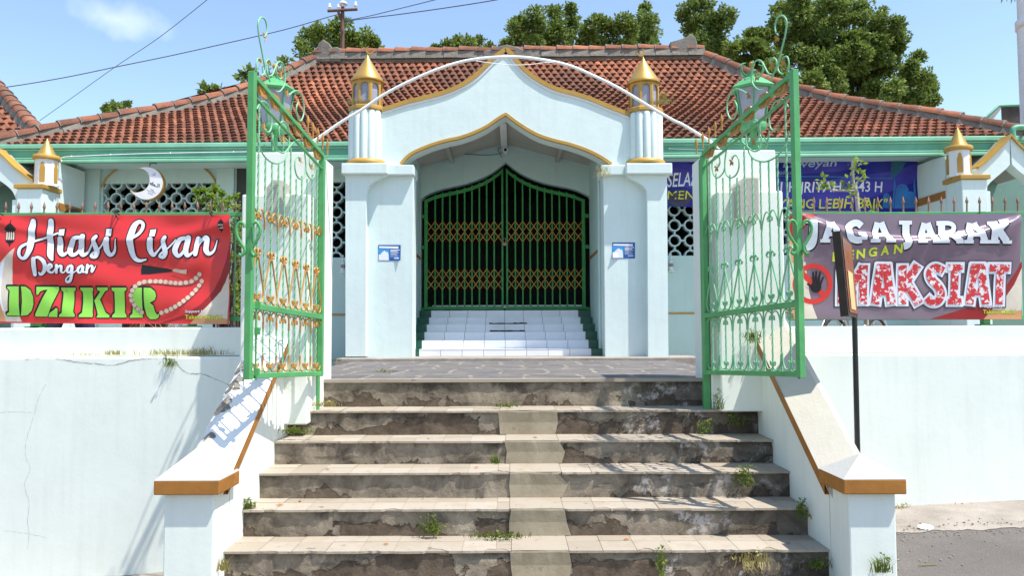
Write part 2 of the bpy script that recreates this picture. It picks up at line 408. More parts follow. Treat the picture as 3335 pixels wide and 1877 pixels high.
# ================================================================== STAIRCASE
st = thing('entrance_staircase', 'wide weathered plaster staircase with cream tiled treads rising to the terrace', 'staircase', (0, 5.2, 0))
NOSE = [(6.15, ZL, -1.54, 1.58), (5.84, zat(1337.5, 5.84), -1.70, 1.86), (5.53, zat(1436, 5.53), -1.70, 1.86), (5.21, zat(1539, 5.21), -1.70, 1.86),
        (4.90, zat(1658, 4.90), -1.70, 1.86), (4.59, zat(1794, 4.59), -1.70, 1.86)]
NOSE.append((4.28, NOSE[-1][1]-.175, -1.69, 1.85))
NOSE.append((3.97, NOSE[-1][1]-.175, -1.66, 1.82))
PX = [(-.04, .26), (-.10, .33), (-.05, .33), (-.02, .33), (-.02, .32), (-.01, .33), (0, .3), (0, .3)]
for i, (y, z, xl, xr) in enumerate(NOSE):
    zb = NOSE[i+1][1] if i+1 < len(NOSE) else z-.5
    yb = NOSE[i-1][0]+.05 if i else y+.1
    rg = MB(); N = 90
    # ragged front face: a grid with broken upper lip
    rows = 7; base = len(rg.v); vs_ = []
    zf = z-.016
    for j in range(rows+1):
        for k in range(N+1):
            x = xl+(xr-xl)*k/N; h = j/rows
            q = .007*mnoise.fractal((x*6, z*9+h*.9, i*3.1), 1, 2, 5)
            if h > .7: q += max(0, mnoise.noise((x*3.1, i*7.3, 1))-.12)*.06*(h-.7)/.3
            vs_.append((x, y+.012+q, zb-.004+(zf-zb+.004)*h))
    fs = [(j*(N+1)+k, j*(N+1)+k+1, (j+1)*(N+1)+k+1, (j+1)*(N+1)+k) for j in range(rows) for k in range(N)]
    rg.add(vs_, fs, None, True)
    top = [vs_[rows*(N+1)+k] for k in range(N+1)]
    rg.add(top+[(p[0], yb, zf) for p in top], [(k, k+1, N+2+k, N+1+k) for k in range(N)])
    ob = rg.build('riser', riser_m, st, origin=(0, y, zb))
    # tread: separate tiles either side of a mortar strip
    tg = MB(); p0, p1 = PX[i]
    dep = (NOSE[i-1][0]-y+.012) if i else .10
    if i == 0:                                            # worn cement nosing of the terrace edge
        for k in range(60):
            a, b = xl+(xr-xl)*k/60, xl+(xr-xl)*(k+1)/60
            f0, f1 = (.006*mnoise.noise((q*5, 0, 4))-.004 for q in (a, b))
            tg.add([(a, y+f0, z), (b, y+f1, z), (b, y+dep, z-.003), (a, y+dep, z-.003), (a, y+f0, z-.026), (b, y+f1, z-.026)],
                   [(0, 1, 2, 3), (4, 5, 1, 0)], .5)
        tg.build('tread', tread_m, st, origin=(0, y, z)); continue
    def tile_row(a, b, y0, y1, first):
        x = a
        while x < b-.02:
            w = .2 if b-x > .26 else b-x
            zz = z-rnd(0, .003); t = rnd(.15, 1); cut = 8; fr = []
            for q in range(cut+1):
                xx = x+.0012+(w-.0024)*q/cut
                chip = max(0, mnoise.fractal((xx*6, i*5.7, 2), 1, 2, 4)-.20)*.12 if first else 0
                fr.append((xx, y0+chip+(rnd(-.002, .002) if first else 0)))
            vv = [(p[0], p[1], zz) for p in fr]+[(fr[-1][0], y1, zz), (fr[0][0], y1, zz)]+[(p[0], p[1], zz-.014) for p in fr]
            n1 = cut+1
            tg.add(vv, [tuple(range(n1+2))]+[(q, n1+2+q, n1+3+q, q+1) for q in range(cut)], t)
            x += w
    for a, b in ((xl, p0), (p1, xr)):
        tg = MB()
        tile_row(a, b, y-.008, y+.192, True)
        if dep > .2: tile_row(a, b, y+.196, y+dep+.004, False)
        tg.box(a, b, y+.004, y+dep, z-.016, z-.0048, .0)
        tg.build('tread', tread_m, st, origin=(0, y, z))
    pg = MB(); N = 16; vv = []; L = []
    for k in range(N+1):
        t_ = k/N; wob = [((1-t_)*.022*mnoise.fractal((q*3.1, i*7.7, 1), 1, 2, 3)+t_*.05*mnoise.fractal((q*3.1, i*5.3, 6), 1, 2, 3)) for q in range(5)]; wob[0] = wob[1] = 0; x = p0+.003+(p1-p0-.006)*k/N; e = .010*mnoise.fractal((x*8, i*3.3, 7), 1, 2, 4)
        sg = .006*mnoise.noise((x*6, i, 9))
        L.append([(x, y+dep, z-.001), (x, y-.006+e*.6, z-.001+sg), (x+wob[2], y-.008+e*.6, z-.012+sg), (x+wob[3]+.03*t_, y+.002+e*.3, (z+zb)/2), (x+wob[4]+.02*t_, y+.001+e*.2, zb+.002)])
    for k in range(N):
        for j in range(4): pg.add([L[k][j], L[k+1][j], L[k+1][j+1], L[k][j+1]], [(0, 1, 2, 3)], None, False)
    pg.build('mortar_patch', patch_m, st, origin=(0, y, z))
    pg = MB(); pg.add([(p0+.002, y-.004, z+.0012), (p1-.002, y-.004, z+.0012), (p1-.002, y+dep, z+.0012), (p0+.002, y+dep, z+.0012)], [(0, 1, 2, 3)], .5); pg.build('tread', tread_m, st, origin=(0, y, z))
# ================================================================== STAIR WALLS and NEWELS
def stair_wall(sg, xi, lab):
    """low sloping wall: sg -1 left / +1 right, xi inner face"""
    w = thing('stair_wall', lab, 'stair wall', (xi, 5.2, gz(xi)), 'sloping walls beside the entrance stair')
    y0, y1 = 4.60, 5.80 if sg < 0 else 5.86
    p0 = (4.60, zat(1520, 4.67, 757 if sg < 0 else 2684)-.045); z1 = zat(1095, 5.80, 935 if sg < 0 else 2430)
    sl_ = (z1-p0[1])/(5.80-4.60); zz = lambda y: p0[1]+sl_*(y-4.60)
    yo = 5.97
    b = MB()
    for x0, x1, ye in ((xi, xi+sg*.215, yo),):
        b.prismx([(4.675 if sg<0 else 4.575, gz(xi)-.25), (4.675 if sg<0 else 4.575, zz(4.675 if sg<0 else 4.575)-.055), (ye, zz(ye)-.055), (ye, gz(xi)-.25)], min(x0, x1), max(x0, x1))
    b.build('wall_body', mint, w)
    # coping with a ridge: broad inner slope, narrow outer chamfer
    N = 26; c = MB(); q = []
    for k in range(N+1):
        y = 4.52+(yo-4.52)*k/N
        jag = (max(0, mnoise.noise((y*5, 2, 0)))*.05 if sg < 0 and 4.9 < y < 5.75 else .006*mnoise.noise((y*4, 8, 0)))
        q.append([(xi-sg*.028, y, zz(y)-.002), (xi+sg*.18, y, zz(y)+(.075 if sg < 0 else .11)), (xi+sg*(.245-jag), y, zz(y)+(.02 if sg < 0 else .05)), (xi+sg*(.235-jag), y, zz(y)-.06), (xi, y, zz(y)-.06)])
    for k in range(N):
        for j in range(4): c.add([q[k][j], q[k+1][j], q[k+1][j+1], q[k][j+1]], [(0, 1, 2, 3)])
    c.add(q[0], [(0, 1, 2, 3, 4)]); c.add(q[-1], [(0, 1, 2, 3, 4)])
    c.build('coping', white_p if sg < 0 else cream_p, w)
    t = MB(); y1 = 5.80 if sg < 0 else 5.76
    M_ = 14
    for k in range(M_):
        ya, yb = 4.56+(y1-4.56)*k/M_, 4.56+(y1-4.56)*(k+1)/M_
        t.add([(xi-sg*.031, ya, zz(ya)+.001), (xi-sg*.031, yb, zz(yb)+.001), (xi-sg*.031, yb, zz(yb)-.072), (xi-sg*.031, ya, zz(ya)-.072),
               (xi-sg*.002, ya, zz(ya)-.072), (xi-sg*.002, yb, zz(yb)-.072)], [(0, 1, 2, 3), (3, 2, 5, 4)])
    t.build('trim_strip', brown_t, w)
    if sg < 0:                                            # plaster broken off, rubble core showing
        for ya, yb in ((4.98, 5.13), (5.16, 5.31), (5.34, 5.47), (4.78, 4.83)):
            r = MB(); N, K = 22, 8; G = []
            for k in range(N+1):
                f = k/N; y = ya+(yb-ya)*f; env = math.sin(math.pi*min(1, max(0, f)))**.45
                a0 = .185-env*(.045+.045*mnoise.noise((y*23, 3, 1))); a1 = .185+env*.058
                for q in range(K+1):
                    o = a0+(a1-a0)*q/K; zt = zz(y)+(.075-.9*(o-.18) if o > .18 else .075-(.18-o)*.37)
                    G.append((xi+sg*o, y+.006*mnoise.noise((o*60, y*9, 2)), zt+.0015+.006*max(0, mnoise.fractal((o*55, y*32, 7), 1, 2, 3)+.35)*env))
            r.add(G, [(k*(K+1)+q, k*(K+1)+q+1, (k+1)*(K+1)+q+1, (k+1)*(K+1)+q) for k in range(N) for q in range(K)])
            r.build('exposed_rubble', darkcem, w)
    return zz
zzL = stair_wall(-1, -1.70, 'left sloping stair wall, white coping with broken plaster and rubble showing')
zzR = stair_wall(1, 1.86, 'right sloping stair wall with an intact cream coping')
def newel(x0, x1, y0, y1, zc, zt, za, lab):
    n_ = thing('newel_post', lab, 'newel post', ((x0+x1)/2, (y0+y1)/2, gz(x0)), 'square newel posts at the foot of the stair')
    b = MB(); b.box(x0, x1, y0, y1, gz(x0)-.25, zc+.01); b.build('post_shaft', mint, n_, bevel=.008)
    o = .043; b = MB(); b.box(x0-o, x1+o, y0-o, y1+o, zc, zt); b.build('trim_band', brown_t, n_, bevel=.006)
    b = MB(); p = [(x0-o, y0-o, zt), (x1+o, y0-o, zt), (x1+o, y1+o, zt), (x0-o, y1+o, zt), ((x0+x1)/2, (y0+y1)/2, za)]
    b.add(p, [(0, 1, 4), (1, 2, 4), (2, 3, 4), (3, 0, 4)]); b.build('pyramid_cap', cap_p, n_)
newel(-1.985, -1.70, 4.43, 4.67, zat(1614, 4.39, 620), zat(1567, 4.39, 620), zat(1455, 4.55, 655), 'left newel post with brown banded pyramid cap, below the broken coping')
newel(1.86, 2.12, 4.31, 4.57, zat(1612, 4.27, 2830), zat(1563, 4.27, 2830), zat(1477, 4.44, 2793), 'right newel post with brown banded pyramid cap, in front of the sign post')
# ================================================================== RETAINING WALLS
crack_m = M('wall_crack_line', (.22, .21, .19), .9, .3, 20, 0)
def crack(parent, pts, Y, w=.0022):
    c = MB(); P = []
    for a in crom(pts, 7):
        p = at(a[0], a[1], Y); P.append((p.x+.006*mnoise.noise((p.x*40, p.z*40, 0)), p.z+.007*mnoise.noise((p.x*35, p.z*35, 5))))
    for a, b in zip(P, P[1:]):
        d = Vector((b[0]-a[0], b[1]-a[1])); d.normalize(); k = w*rnd(.5, 1.3)
        nx, nz_ = -d.y*k, d.x*k
        c.add([(a[0]+nx, Y-.0015, a[1]+nz_), (b[0]+nx, Y-.0015, b[1]+nz_), (b[0]-nx, Y-.0015, b[1]-nz_), (a[0]-nx, Y-.0015, a[1]-nz_)], [(0, 1, 2, 3)])
    c.build('crack', crack_m, parent)
def retaining(x0, x1, zl, zp, lab, nm='retaining_wall'):
    w = thing(nm, lab, 'wall', ((x0+x1)/2, 6.0, -.3), 'retaining walls beside the stair')
    b = MB(); b.box(x0, x1, 5.95, 6.26, -.7, zl); b.build('wall_base', mint, w, bevel=.015)
    b = MB(); b.box(x0, x1, 6.05, 6.24, zl+.002, zp); b.build('parapet', mint, w, bevel=.012)
    return w
ZPL, ZPR = zat(1068, 6.05, 400), zat(1063, 6.05, 2900)
wl_ = retaining(-12, -1.916, zat(1164, 5.95, 300), ZPL, 'left retaining wall with long cracks, under the red banner')
wr_ = retaining(2.076, 12, zat(1153, 5.95, 2900), ZPR, 'right retaining wall without cracks, behind the sign post')
crack(wl_, [(85, 1172), (160, 1166), (240, 1178), (300, 1184), (370, 1190), (430, 1175), (490, 1168), (560, 1172), (585, 1195), (610, 1215), (660, 1220), (700, 1235), (750, 1255)], 5.95)
crack(wl_, [(150, 1252), (125, 1300), (112, 1350), (90, 1420), (82, 1480), (98, 1530), (80, 1580), (95, 1640), (90, 1700), (95, 1740), (90, 1790)], 5.95, .0007)
crack(wl_, [(0, 1345), (50, 1342), (108, 1344)], 5.95, .0006)
crack(wl_, [(10, 1730), (60, 1736), (92, 1740), (150, 1752)], 5.95, .0006)
# ================================================================== GATE PILLARS with lanterns
def pillar(sg, lx0, lx1, ux0, ux1, zl, zu, zb, box, lan, lab):
    p = thing('gate_pillar', lab, 'gate pillar', ((ux0+ux1)/2, 6.1, zb), 'white pillars either side of the gate')
    b = MB(); b.box(lx0, lx1, 5.75, 5.905, zb, zl); b.build('buttress', mint, p, bevel=.012)
    b = MB(); b.box(ux0, ux1, 5.90, 6.42, zb, zu); b.build('shaft', mint, p, bevel=.012)
    b = MB(); x0, x1, z0, z1 = box
    b.prism([(x0, z0+.04), (x0+.03, z0), (x1-.02, z0), (x1, z0+.03), (x1, z1), (x0+.05, z1), (x0, z1-.06)], 5.62, 5.902)
    b.build('cement_block', cement, p, bevel=.012)
    # lantern
    x, y = lan; z = zu
    L = thing('pillar_lantern', 'green lantern with frosted panes on the %s gate pillar' % ('left' if sg < 0 else 'right'), 'lantern', (x, y, z), 'green lanterns on the gate pillars')
    b = MB(); b.lathe((x, y, z), [(.085, 0), (.085, .012), (.04, .03), (.026, .05), (.026, .20), (.04, .23), (.07, .25)], 12); b.build('stem', lamp_g, L)
    for k in range(4):
        a = k*math.pi/2+.2
        b = MB(); pt = [(x+math.cos(a)*r, y+math.sin(a)*r, z+h) for r, h in ((.04, .20), (.09, .17), (.12, .11), (.09, .05), (.065, .08), (.08, .11))]
        b.tube(crom(pt, 5), .0055, 6); b.build('scroll_bracket', lamp_g, L)
    z0, z1 = z+.25, z+.56; r0, r1 = .098, .15
    panes = []
    for k in range(6):
        a0, a1 = k*math.pi/3+.3, (k+1)*math.pi/3+.3
        g_ = MB(); g_.quad(*[(x+math.cos(a)*r*.96, y+math.sin(a)*r*.96, zz_) for a, r, zz_ in ((a0, r0, z0), (a1, r0, z0), (a1, r1, z1), (a0, r1, z1))]); panes.append(g_)
    b = MB()
    for k in range(6):
        a0 = k*math.pi/3+.3; b.tube([(x+math.cos(a0)*r0, y+math.sin(a0)*r0, z0), (x+math.cos(a0)*r1, y+math.sin(a0)*r1, z1)], .008, 4)
    b.lathe((x, y, z0), [(r0+.015, -.03), (r0+.02, 0), (r0+.01, .02)], 6, .3, .3+2*math.pi); cg_ = b.build('cage', lamp_g, L)
    for g_ in panes: g_.build('pane', glass_g, cg_)
    b = MB(); b.lathe((x, y, z1), [(r1+.02, -.015), (r1+.035, .0), (r1+.01, .02), (.085, .075), (.045, .095), (.04, .12), (.05, .13)], 6, .3, .3+2*math.pi, smooth=False); b.build('roof', lamp_g, L)
    for k in range(6):
        a = k*math.pi/3+.3; pt = [(x+math.cos(a)*r, y+math.sin(a)*r, z1+h) for r, h in ((.05, .10), (.09, .13), (.10, .19), (.06, .205))]
        b = MB(); b.tube(crom(pt, 4), .0045, 5); b.build('crown_scroll', lamp_g, L)
    b = MB(); b.ball((x, y, z1+.20), .026, 10); b.tube([(x, y, z1+.12), (x, y, z1+.19)], .009, 6); b.build('finial', gold_p, L)
    return p
def X_(px, Y): return (px-CX)*Y/F*1.0015
pillar(-1, X_(783, 5.75), X_(1005, 5.75), X_(803, 5.9), X_(1031, 5.9), zat(633, 5.75, 890), zat(495, 5.9, 920), .90,
       (X_(862, 5.62), X_(910, 5.62), zat(730, 5.62, 880), zat(582, 5.62, 880)), (-1.92, 6.14), 'left white gate pillar with a cement block on its face, beside the red banner')
pillar(1, X_(2342, 5.75), X_(2557, 5.75), X_(2312, 5.9), X_(2536, 5.9), zat(622, 5.75, 2440), zat(488, 5.9, 2420), .985,
       (X_(2413, 5.62), X_(2480, 5.62), zat(720, 5.62, 2440), zat(574, 5.62, 2440)), (1.96, 6.14), 'right white gate pillar with a cement block on its face, beside the mauve banner')
# white arched pipe spanning the two pillars, with a thin cable tied to it
arc = [(1005, 470), (1040, 447), (1112, 397), (1177, 358), (1254, 306), (1354, 255), (1457, 214), (1544, 193), (1647, 185), (1738, 190), (1846, 211), (1932, 246), (2019, 289), (2105, 341), (2191, 391), (2223, 406), (2309, 458), (2345, 482)]
ap = thing('arched_pipe', 'thin white pipe arching high over the stair between the two gate pillars', 'pipe arch', at(1647, 185, 6.1))
b = MB(); b.tube(crom([tuple(at(x, y, 6.08)) for x, y in arc], 6), .0125, 8); b.build('pipe', pipe_w, ap)
b = MB(); b.tube(crom([tuple(at(x, y, 6.06)) for x, y in [(1550, 198), (1600, 205), (1660, 211), (1720, 210), (1780, 203), (1800, 203)]], 5), .003, 5)
b.build('slack_cable', pipe_w, ap)
# ================================================================== GATE LEAVES
def c6(cx, cy): return (2250+.4825*cx, .4825*cy)          # photo crop -> photo pixels
def c7(cx, cy): return (2250+.4825*cx, 650+.4825*cy)
HR, FR = (X_(2297, 5.87), 5.87), (X_(2602, 4.68), 4.68)
HL, FL = (X_(1046, 5.87), 5.87), (X_(812, 4.68), 4.68)
def uz_from_px(px, py):
    """right leaf: photo pixel -> (0..1 along the leaf from the hinge, height)"""
    k = (px-CX)/F*1.0015
    dx, dy = FR[0]-HR[0], FR[1]-HR[1]
    u = (k*HR[1]-HR[0])/(dx-k*dy)
    return u, at(px, py, HR[1]+u*dy).z
def leaf_curves():
    C = {}
    C['finial_scroll'] = [(c6, [(572, 540), (600, 480), (625, 425), (650, 330), (675, 240), (688, 160), (680, 120), (655, 103), (625, 120), (608, 170), (612, 215), (630, 237)]),
        (c6, [(622, 436), (620, 462), (633, 490), (655, 498)]), (c6, [(690, 475), (697, 425), (688, 385), (668, 382), (655, 402)]),
        (c6, [(560, 497), (585, 500), (602, 478), (613, 440), (610, 405), (592, 390), (575, 405), (568, 432)]),
        (c6, [(566, 502), (550, 488), (530, 450), (508, 412), (480, 406), (455, 430), (443, 480), (440, 540), (455, 578), (488, 606), (518, 604)]),
        (c6, [(508, 412), (520, 440), (514, 490), (490, 520), (470, 515)]),
        (c6, [(405, 632), (362, 606), (322, 604), (286, 640), (268, 700), (270, 760), (290, 802), (312, 800)]),
        (c6, [(312, 800), (330, 760), (335, 715), (320, 680)])]
    C['infill_scroll'] = [(c6, [(686, 722), (660, 680), (630, 672), (590, 695), (565, 750), (553, 810), (560, 860), (582, 880), (612, 866)]),
        (c6, [(686, 885), (670, 950), (640, 1010), (590, 1062), (525, 1090), (470, 1085), (430, 1060), (405, 1010), (394, 950), (400, 880), (420, 830), (450, 808), (475, 820), (487, 860), (480, 920), (455, 960)]),
        (c6, [(552, 880), (545, 930), (520, 985), (480, 1012), (440, 1020), (400, 990), (352, 945), (320, 935), (290, 950), (263, 1000), (248, 1070), (245, 1130), (255, 1180), (285, 1200), (320, 1180), (340, 1130), (340, 1080), (325, 1050), (305, 1055), (295, 1080)]),
        (c6, [(245, 1130), (230, 1170), (195, 1200), (170, 1180), (158, 1130), (163, 1080), (185, 1050), (207, 1062), (212, 1095), (200, 1125), (185, 1130)])]
    C['medallion'] = [c6(*p) for p in ((635, 595), (522, 678), (412, 772), (320, 860), (230, 948), (142, 1022))]
    C['spear'] = [(c6(53, 1030), c6(53, 930)), (c6(97, 990), c6(97, 888)), (c6(140, 950), c6(140, 852)), (c6(184, 915), c6(184, 815)), (c6(229, 870), c6(229, 768))]
    C['leaf'] = [c6(622, 858), c6(448, 945), c6(293, 1085), c6(190, 1128), c6(622, 245), c6(663, 410), c6(585, 425), c6(478, 508), c6(322, 690), c6(420, 632)]
    return C
LC = leaf_curves()
ZB0, ZB1 = at(2297, 1213, 5.87).z, at(2602, 1220, 4.68).z        # bottom rail heights (hinge, free)
ZM0, ZM1 = at(2297, 1029, 5.87).z, at(2602, 990, 4.68).z
ZT0, ZT1 = at(2280, 505, 5.87).z, at(2590, 235, 4.68).z
ZS0, ZS1 = at(2280, 547, 5.87).z, at(2590, 302, 4.68).z
def gate_leaf(H, Fp, lab, deco, side):
    D = Vector((Fp[0]-H[0], Fp[1]-H[1], 0)); Nn = Vector((D.y, -D.x, 0)).normalized()
    def W(u, z, off=0.0): return Vector((H[0]+D.x*u, H[1]+D.y*u, z))+Nn*off
    lp = lambda a, b, u: a+(b-a)*u
    g = thing('gate_leaf', lab, 'gate', (H[0], H[1], ZB0), 'open green iron gate leaves')
    def bar4(pts, w, d, mat, name):
        """flat bar along pts [(u,z)] of half width w (in plane) and half thickness d"""
        b = MB()
        for (u0, z0), (u1, z1) in zip(pts, pts[1:]):
            a, e = W(u0, z0), W(u1, z1); t = (e-a).normalized(); s_ = t.cross(Nn).normalized()*w; o = Nn*d
            b.add([a-s_-o, a+s_-o, a+s_+o, a-s_+o, e-s_-o, e+s_-o, e+s_+o, e-s_+o], [(0,1,2,3),(7,6,5,4),(0,4,5,1),(1,5,6,2),(2,6,7,3),(3,7,4,0)])
        return b.build(name, mat, g, bevel=.003, seg=1)
    bar4([(1, ZB1-.02), (1, ZT1+.015)], .021, .021, green, 'free_stile')
    hs_ = bar4([(0, ZB0-.02), (0, ZT0+.0)], .017, .02, green, 'hinge_stile')
    bar4([(.012, ZB0), (.985, ZB1)], .017, .016, green, 'bottom_rail')
    bar4([(.012, ZM0), (.985, ZM1)], .019, .018, green, 'middle_rail')
    bar4([(.012, ZT0+.004), (.985, ZT1-.012)], .016, .020, green, 'top_rail')
    bar4([(.012, ZS0), (.985, ZS1)], .008, .010, green, 'lower_top_rail')
    nb = 11
    # heights the upper bars reach: where the scrolls start
    tops = [1090, 1170, 1200, 1180, 1200, 985, 1060, 1090, 1090, 1062, 1000]
    for i in range(nb):
        u = (i+1)/(nb+1)
        p = W(u, 2.2); 
        zt = lp(ZS0, ZS1, u)-.005
        if i not in (0, nb-1):
            # pixel height in the traced crop gives the scroll bottom this bar hangs from
            Y = HR[1]+u*(FR[1]-HR[1]); zt = at(2297+(2602-2297)*u, tops[i]*.4825, Y).z
        z0, z1 = lp(ZB0, ZB1, u)+.015, zt
        b = MB(); n_ = int((z1-z0)/.018); b.tube([W(u, z0+(z1-z0)*k/n_) for k in range(n_+1)], .0068, 4, twist=.52, smooth=False)
        b.build('twisted_bar', green_l, g)
    # rows of forged scrolls
    du = 1/(nb+1)
    def scroll(name, pts, r=.0068, off=0.0, mat=deco):
        b = MB(); b.tube([W(u, z, off) for u, z in crom(pts, 5)], r, 6); return b
    def cup(u, zb, s, name):
        """pair of J curves round the bar at u, opening upwards (s=1) or downwards (s=-1)"""
        b = MB()
        for q in (-1, 1):
            pts = [(u+q*.010*.9, zb+s*.050), (u+q*.030, zb+s*.062), (u+q*.026, zb+s*.040), (u+q*.012, zb+s*.040), (u+q*.012, zb+s*.02), (u+q*.03, zb+s*.008), (u+q*.055, zb+s*.012), (u+q*.074, zb+s*.045), (u+q*(du-.003), zb+s*.085), (u+q*(du-.003), zb+s*.11)]
            pts = [(max(.005, min(.995, a)), c_) for a, c_ in pts]
            b.tube([W(a, c_, .004*q) for a, c_ in crom(pts, 5)], .005, 6)
        b.tube([W(u, zb+s*.032), W(u, zb+s*.055)], .011, 8)
        b.build(name, deco, g)
    for i in range(0, nb, 2):
        u = (i+1)/(nb+1)
        cup(u, lp(ZB0, ZB1, u)+.017, 1, 'bottom_scroll')
        cup(u, lp(ZM0, ZM1, u)-.019, -1, 'hanging_scroll')
        zr = lp(ZM0, ZM1, u)+.019
        b = MB()
        for q in (-1, 1):
            pts = [(u+q*.012, zr+.055), (u+q*.030, zr+.066), (u+q*.026, zr+.044), (u+q*.012, zr+.044), (u+q*.012, zr+.022), (u+q*.03, zr+.008), (u+q*.055, zr+.014), (u+q*.073, zr+.06), (u+q*.060, zr+.13), (u+q*.03, zr+.225), (u+q*.008, zr+.30)]
            pts = [(max(.005, min(.995, a)), c_) for a, c_ in pts]
            b.tube([W(a, c_, .004*q) for a, c_ in crom(pts, 5)], .0058, 6)
            b.tube([W(a, c_) for a, c_ in crom([(u, zr+.30), (u+q*.006, zr+.335), (u+q*.022, zr+.345), (u+q*.038, zr+.328), (u+q*.030, zr+.312)], 5)], .0075, 6)
        b.tube([W(u, zr+.29), W(u, zr+.315)], .011, 8); b.tube([W(u, zr+.03), W(u, zr+.055)], .011, 8)
        b.build('teardrop_scroll', deco, g)
        za = lp(at(2297, 738, 5.87).z, at(2602, 668, 4.68).z, u)
        b = MB()
        for q in (-1, 1):
            pts = [(u+q*.008, za-.055), (u+q*.022, za-.062), (u+q*.030, za-.045), (u+q*.018, za-.03), (u+q*.01, za-.02), (u+q*.03, za+.002), (u+q*.055, za-.012), (u+q*(du-.006), za-.07), (u+q*(du-.002), za-.11)]
            pts = [(max(.005, min(.995, a)), c_) for a, c_ in pts]
            b.tube([W(a, c_, .004*q) for a, c_ in crom(pts, 5)], .005, 6)
        b.tube([W(u, za-.055), W(u, za-.03)], .013, 8)
        b.build('arch_scroll', deco, g)
    for nm in ('finial_scroll', 'infill_scroll'):
        for conv, pts in LC[nm]:
            q = [uz_from_px(*conv(*p)) for p in pts]
            b = MB(); b.tube([W(u, z) for u, z in crom(q, 6)], .0058, 6); b.build(nm, green_l, g)
    for px, py in LC['medallion']:
        u, z = uz_from_px(px, py); b = MB(); c = W(u, z)
        t = D.normalized()
        for r0, r1, off in ((0, .02, .010), (.024, .046, .008)):
            N = 18; vs_ = []
            for k in range(N):
                a = 2*math.pi*k/N
                for r in (r0, r1):
                    rr = r*(1+.10*math.cos(6*a) if r == .046 else 1)*1.08
                    vs_.append(c+t*math.cos(a)*rr*1.4+Vector((0, 0, 1))*math.sin(a)*rr)
            top = [v+Nn*off for v in vs_]; bot = [v-Nn*off for v in vs_]; n2 = len(vs_); fs = []
            for k in range(N):
                i0, i1, j0, j1 = 2*k, 2*k+1, 2*((k+1) % N), 2*((k+1) % N)+1
                fs += [(i0, i1, j1, j0), (i0+n2, j0+n2, j1+n2, i1+n2), (i1, i1+n2, j1+n2, j1)]
            b.add(top+bot, fs)
        for k in range(6):
            a = math.pi*k/3; b.tube([c+t*math.cos(a)*.022+Vector((0, 0, math.sin(a)*.016)), c+t*math.cos(a)*.04+Vector((0, 0, math.sin(a)*.027))], .007, 5)
        b.build('medallion', goldw if side < 0 else goldb, g)
    for (p0, p1) in LC['spear']:
        u, z0 = uz_from_px(*p0); _, z1 = uz_from_px(*p1); b = MB()
        b.tube([W(u, z0-.01), W(u, z0+(z1-z0)*.45), W(u, z0+(z1-z0)*.62), W(u, z1)], [.006, .007, .014, .001], 6); b.build('spear_tip', goldw, g)
    for px, py in LC['leaf']:
        u, z = uz_from_px(px, py); b = MB(); c = W(u, z); t = D.normalized()
        for k in range(5):
            a = .7+k*1.1; d = t*math.cos(a)+Vector((0, 0, math.sin(a)))
            s_ = d.cross(Nn)*.010
            b.add([c, c+d*.022+s_+Nn*.004, c+d*.045, c+d*.022-s_-Nn*.004], [(0, 1, 2, 3)])
        b.build('gold_leaf', goldw if side < 0 else goldb, g)
    # heart-shaped handle across the free stile, and the drop bolt
    P = [(752, 180), (764, 152), (788, 150), (808, 190), (800, 240), (772, 290), (752, 322), (754, 352), (774, 372), (788, 356)]
    for q in (-1, 1):
        pts = []
        for cx, cy in P:
            dx = (cx-728)*.4825/534; pts.append((Fp[0]+q*dx, Fp[1]-.035, at(2602, 650+.4825*cy, 4.68).z))
        b = MB(); b.tube(crom(pts, 6), .0095, 8); b.build('heart_handle', green, g)
    b = MB(); b.tube([W(.955, ZB1-.03, -.022), W(.955, ZM1+.02, -.022)], .007, 6)
    for zz_ in (ZB1+.0, ZB1+.25, ZM1-.02): b.box(*sorted((W(.955, 0, -.03).x-.016, W(.955, 0, -.03).x+.016)), W(.955, 0).y-.012, W(.955, 0).y+.012, zz_, zz_+.045)
    b.build('drop_bolt', black if side > 0 else green, g)
    for zz_ in (2.2, 1.9, 1.45):
        b = MB(); p = W(-.02, zz_); b.tube([p, p+Vector((0, 0, .06))], .014, 8); b.build('hinge', green, hs_)
    return g
gate_leaf(HL, FL, 'left open gate leaf, green bars with gold painted scrolls, the one nearer the red banner', goldw, -1)
gate_leaf(HR, FR, 'right open gate leaf with all green scrolls, the one nearer the mauve banner', green_l, 1)
for sg, px, lab in ((-1, 1031, 'green hinge post carrying the left gate leaf, on the top stair tread'), (1, 2296, 'green hinge post carrying the right gate leaf, on the top stair tread')):
    x = X_(px, 5.93)
    b = MB(); b.box(x-.026, x+.026, 5.915, 5.965, NOSE[1][1]-.01, ZT0-.02)
    b.build('gate_post', green, None, lab, 'gate post', 'green hinge posts of the gate', bevel=.004)
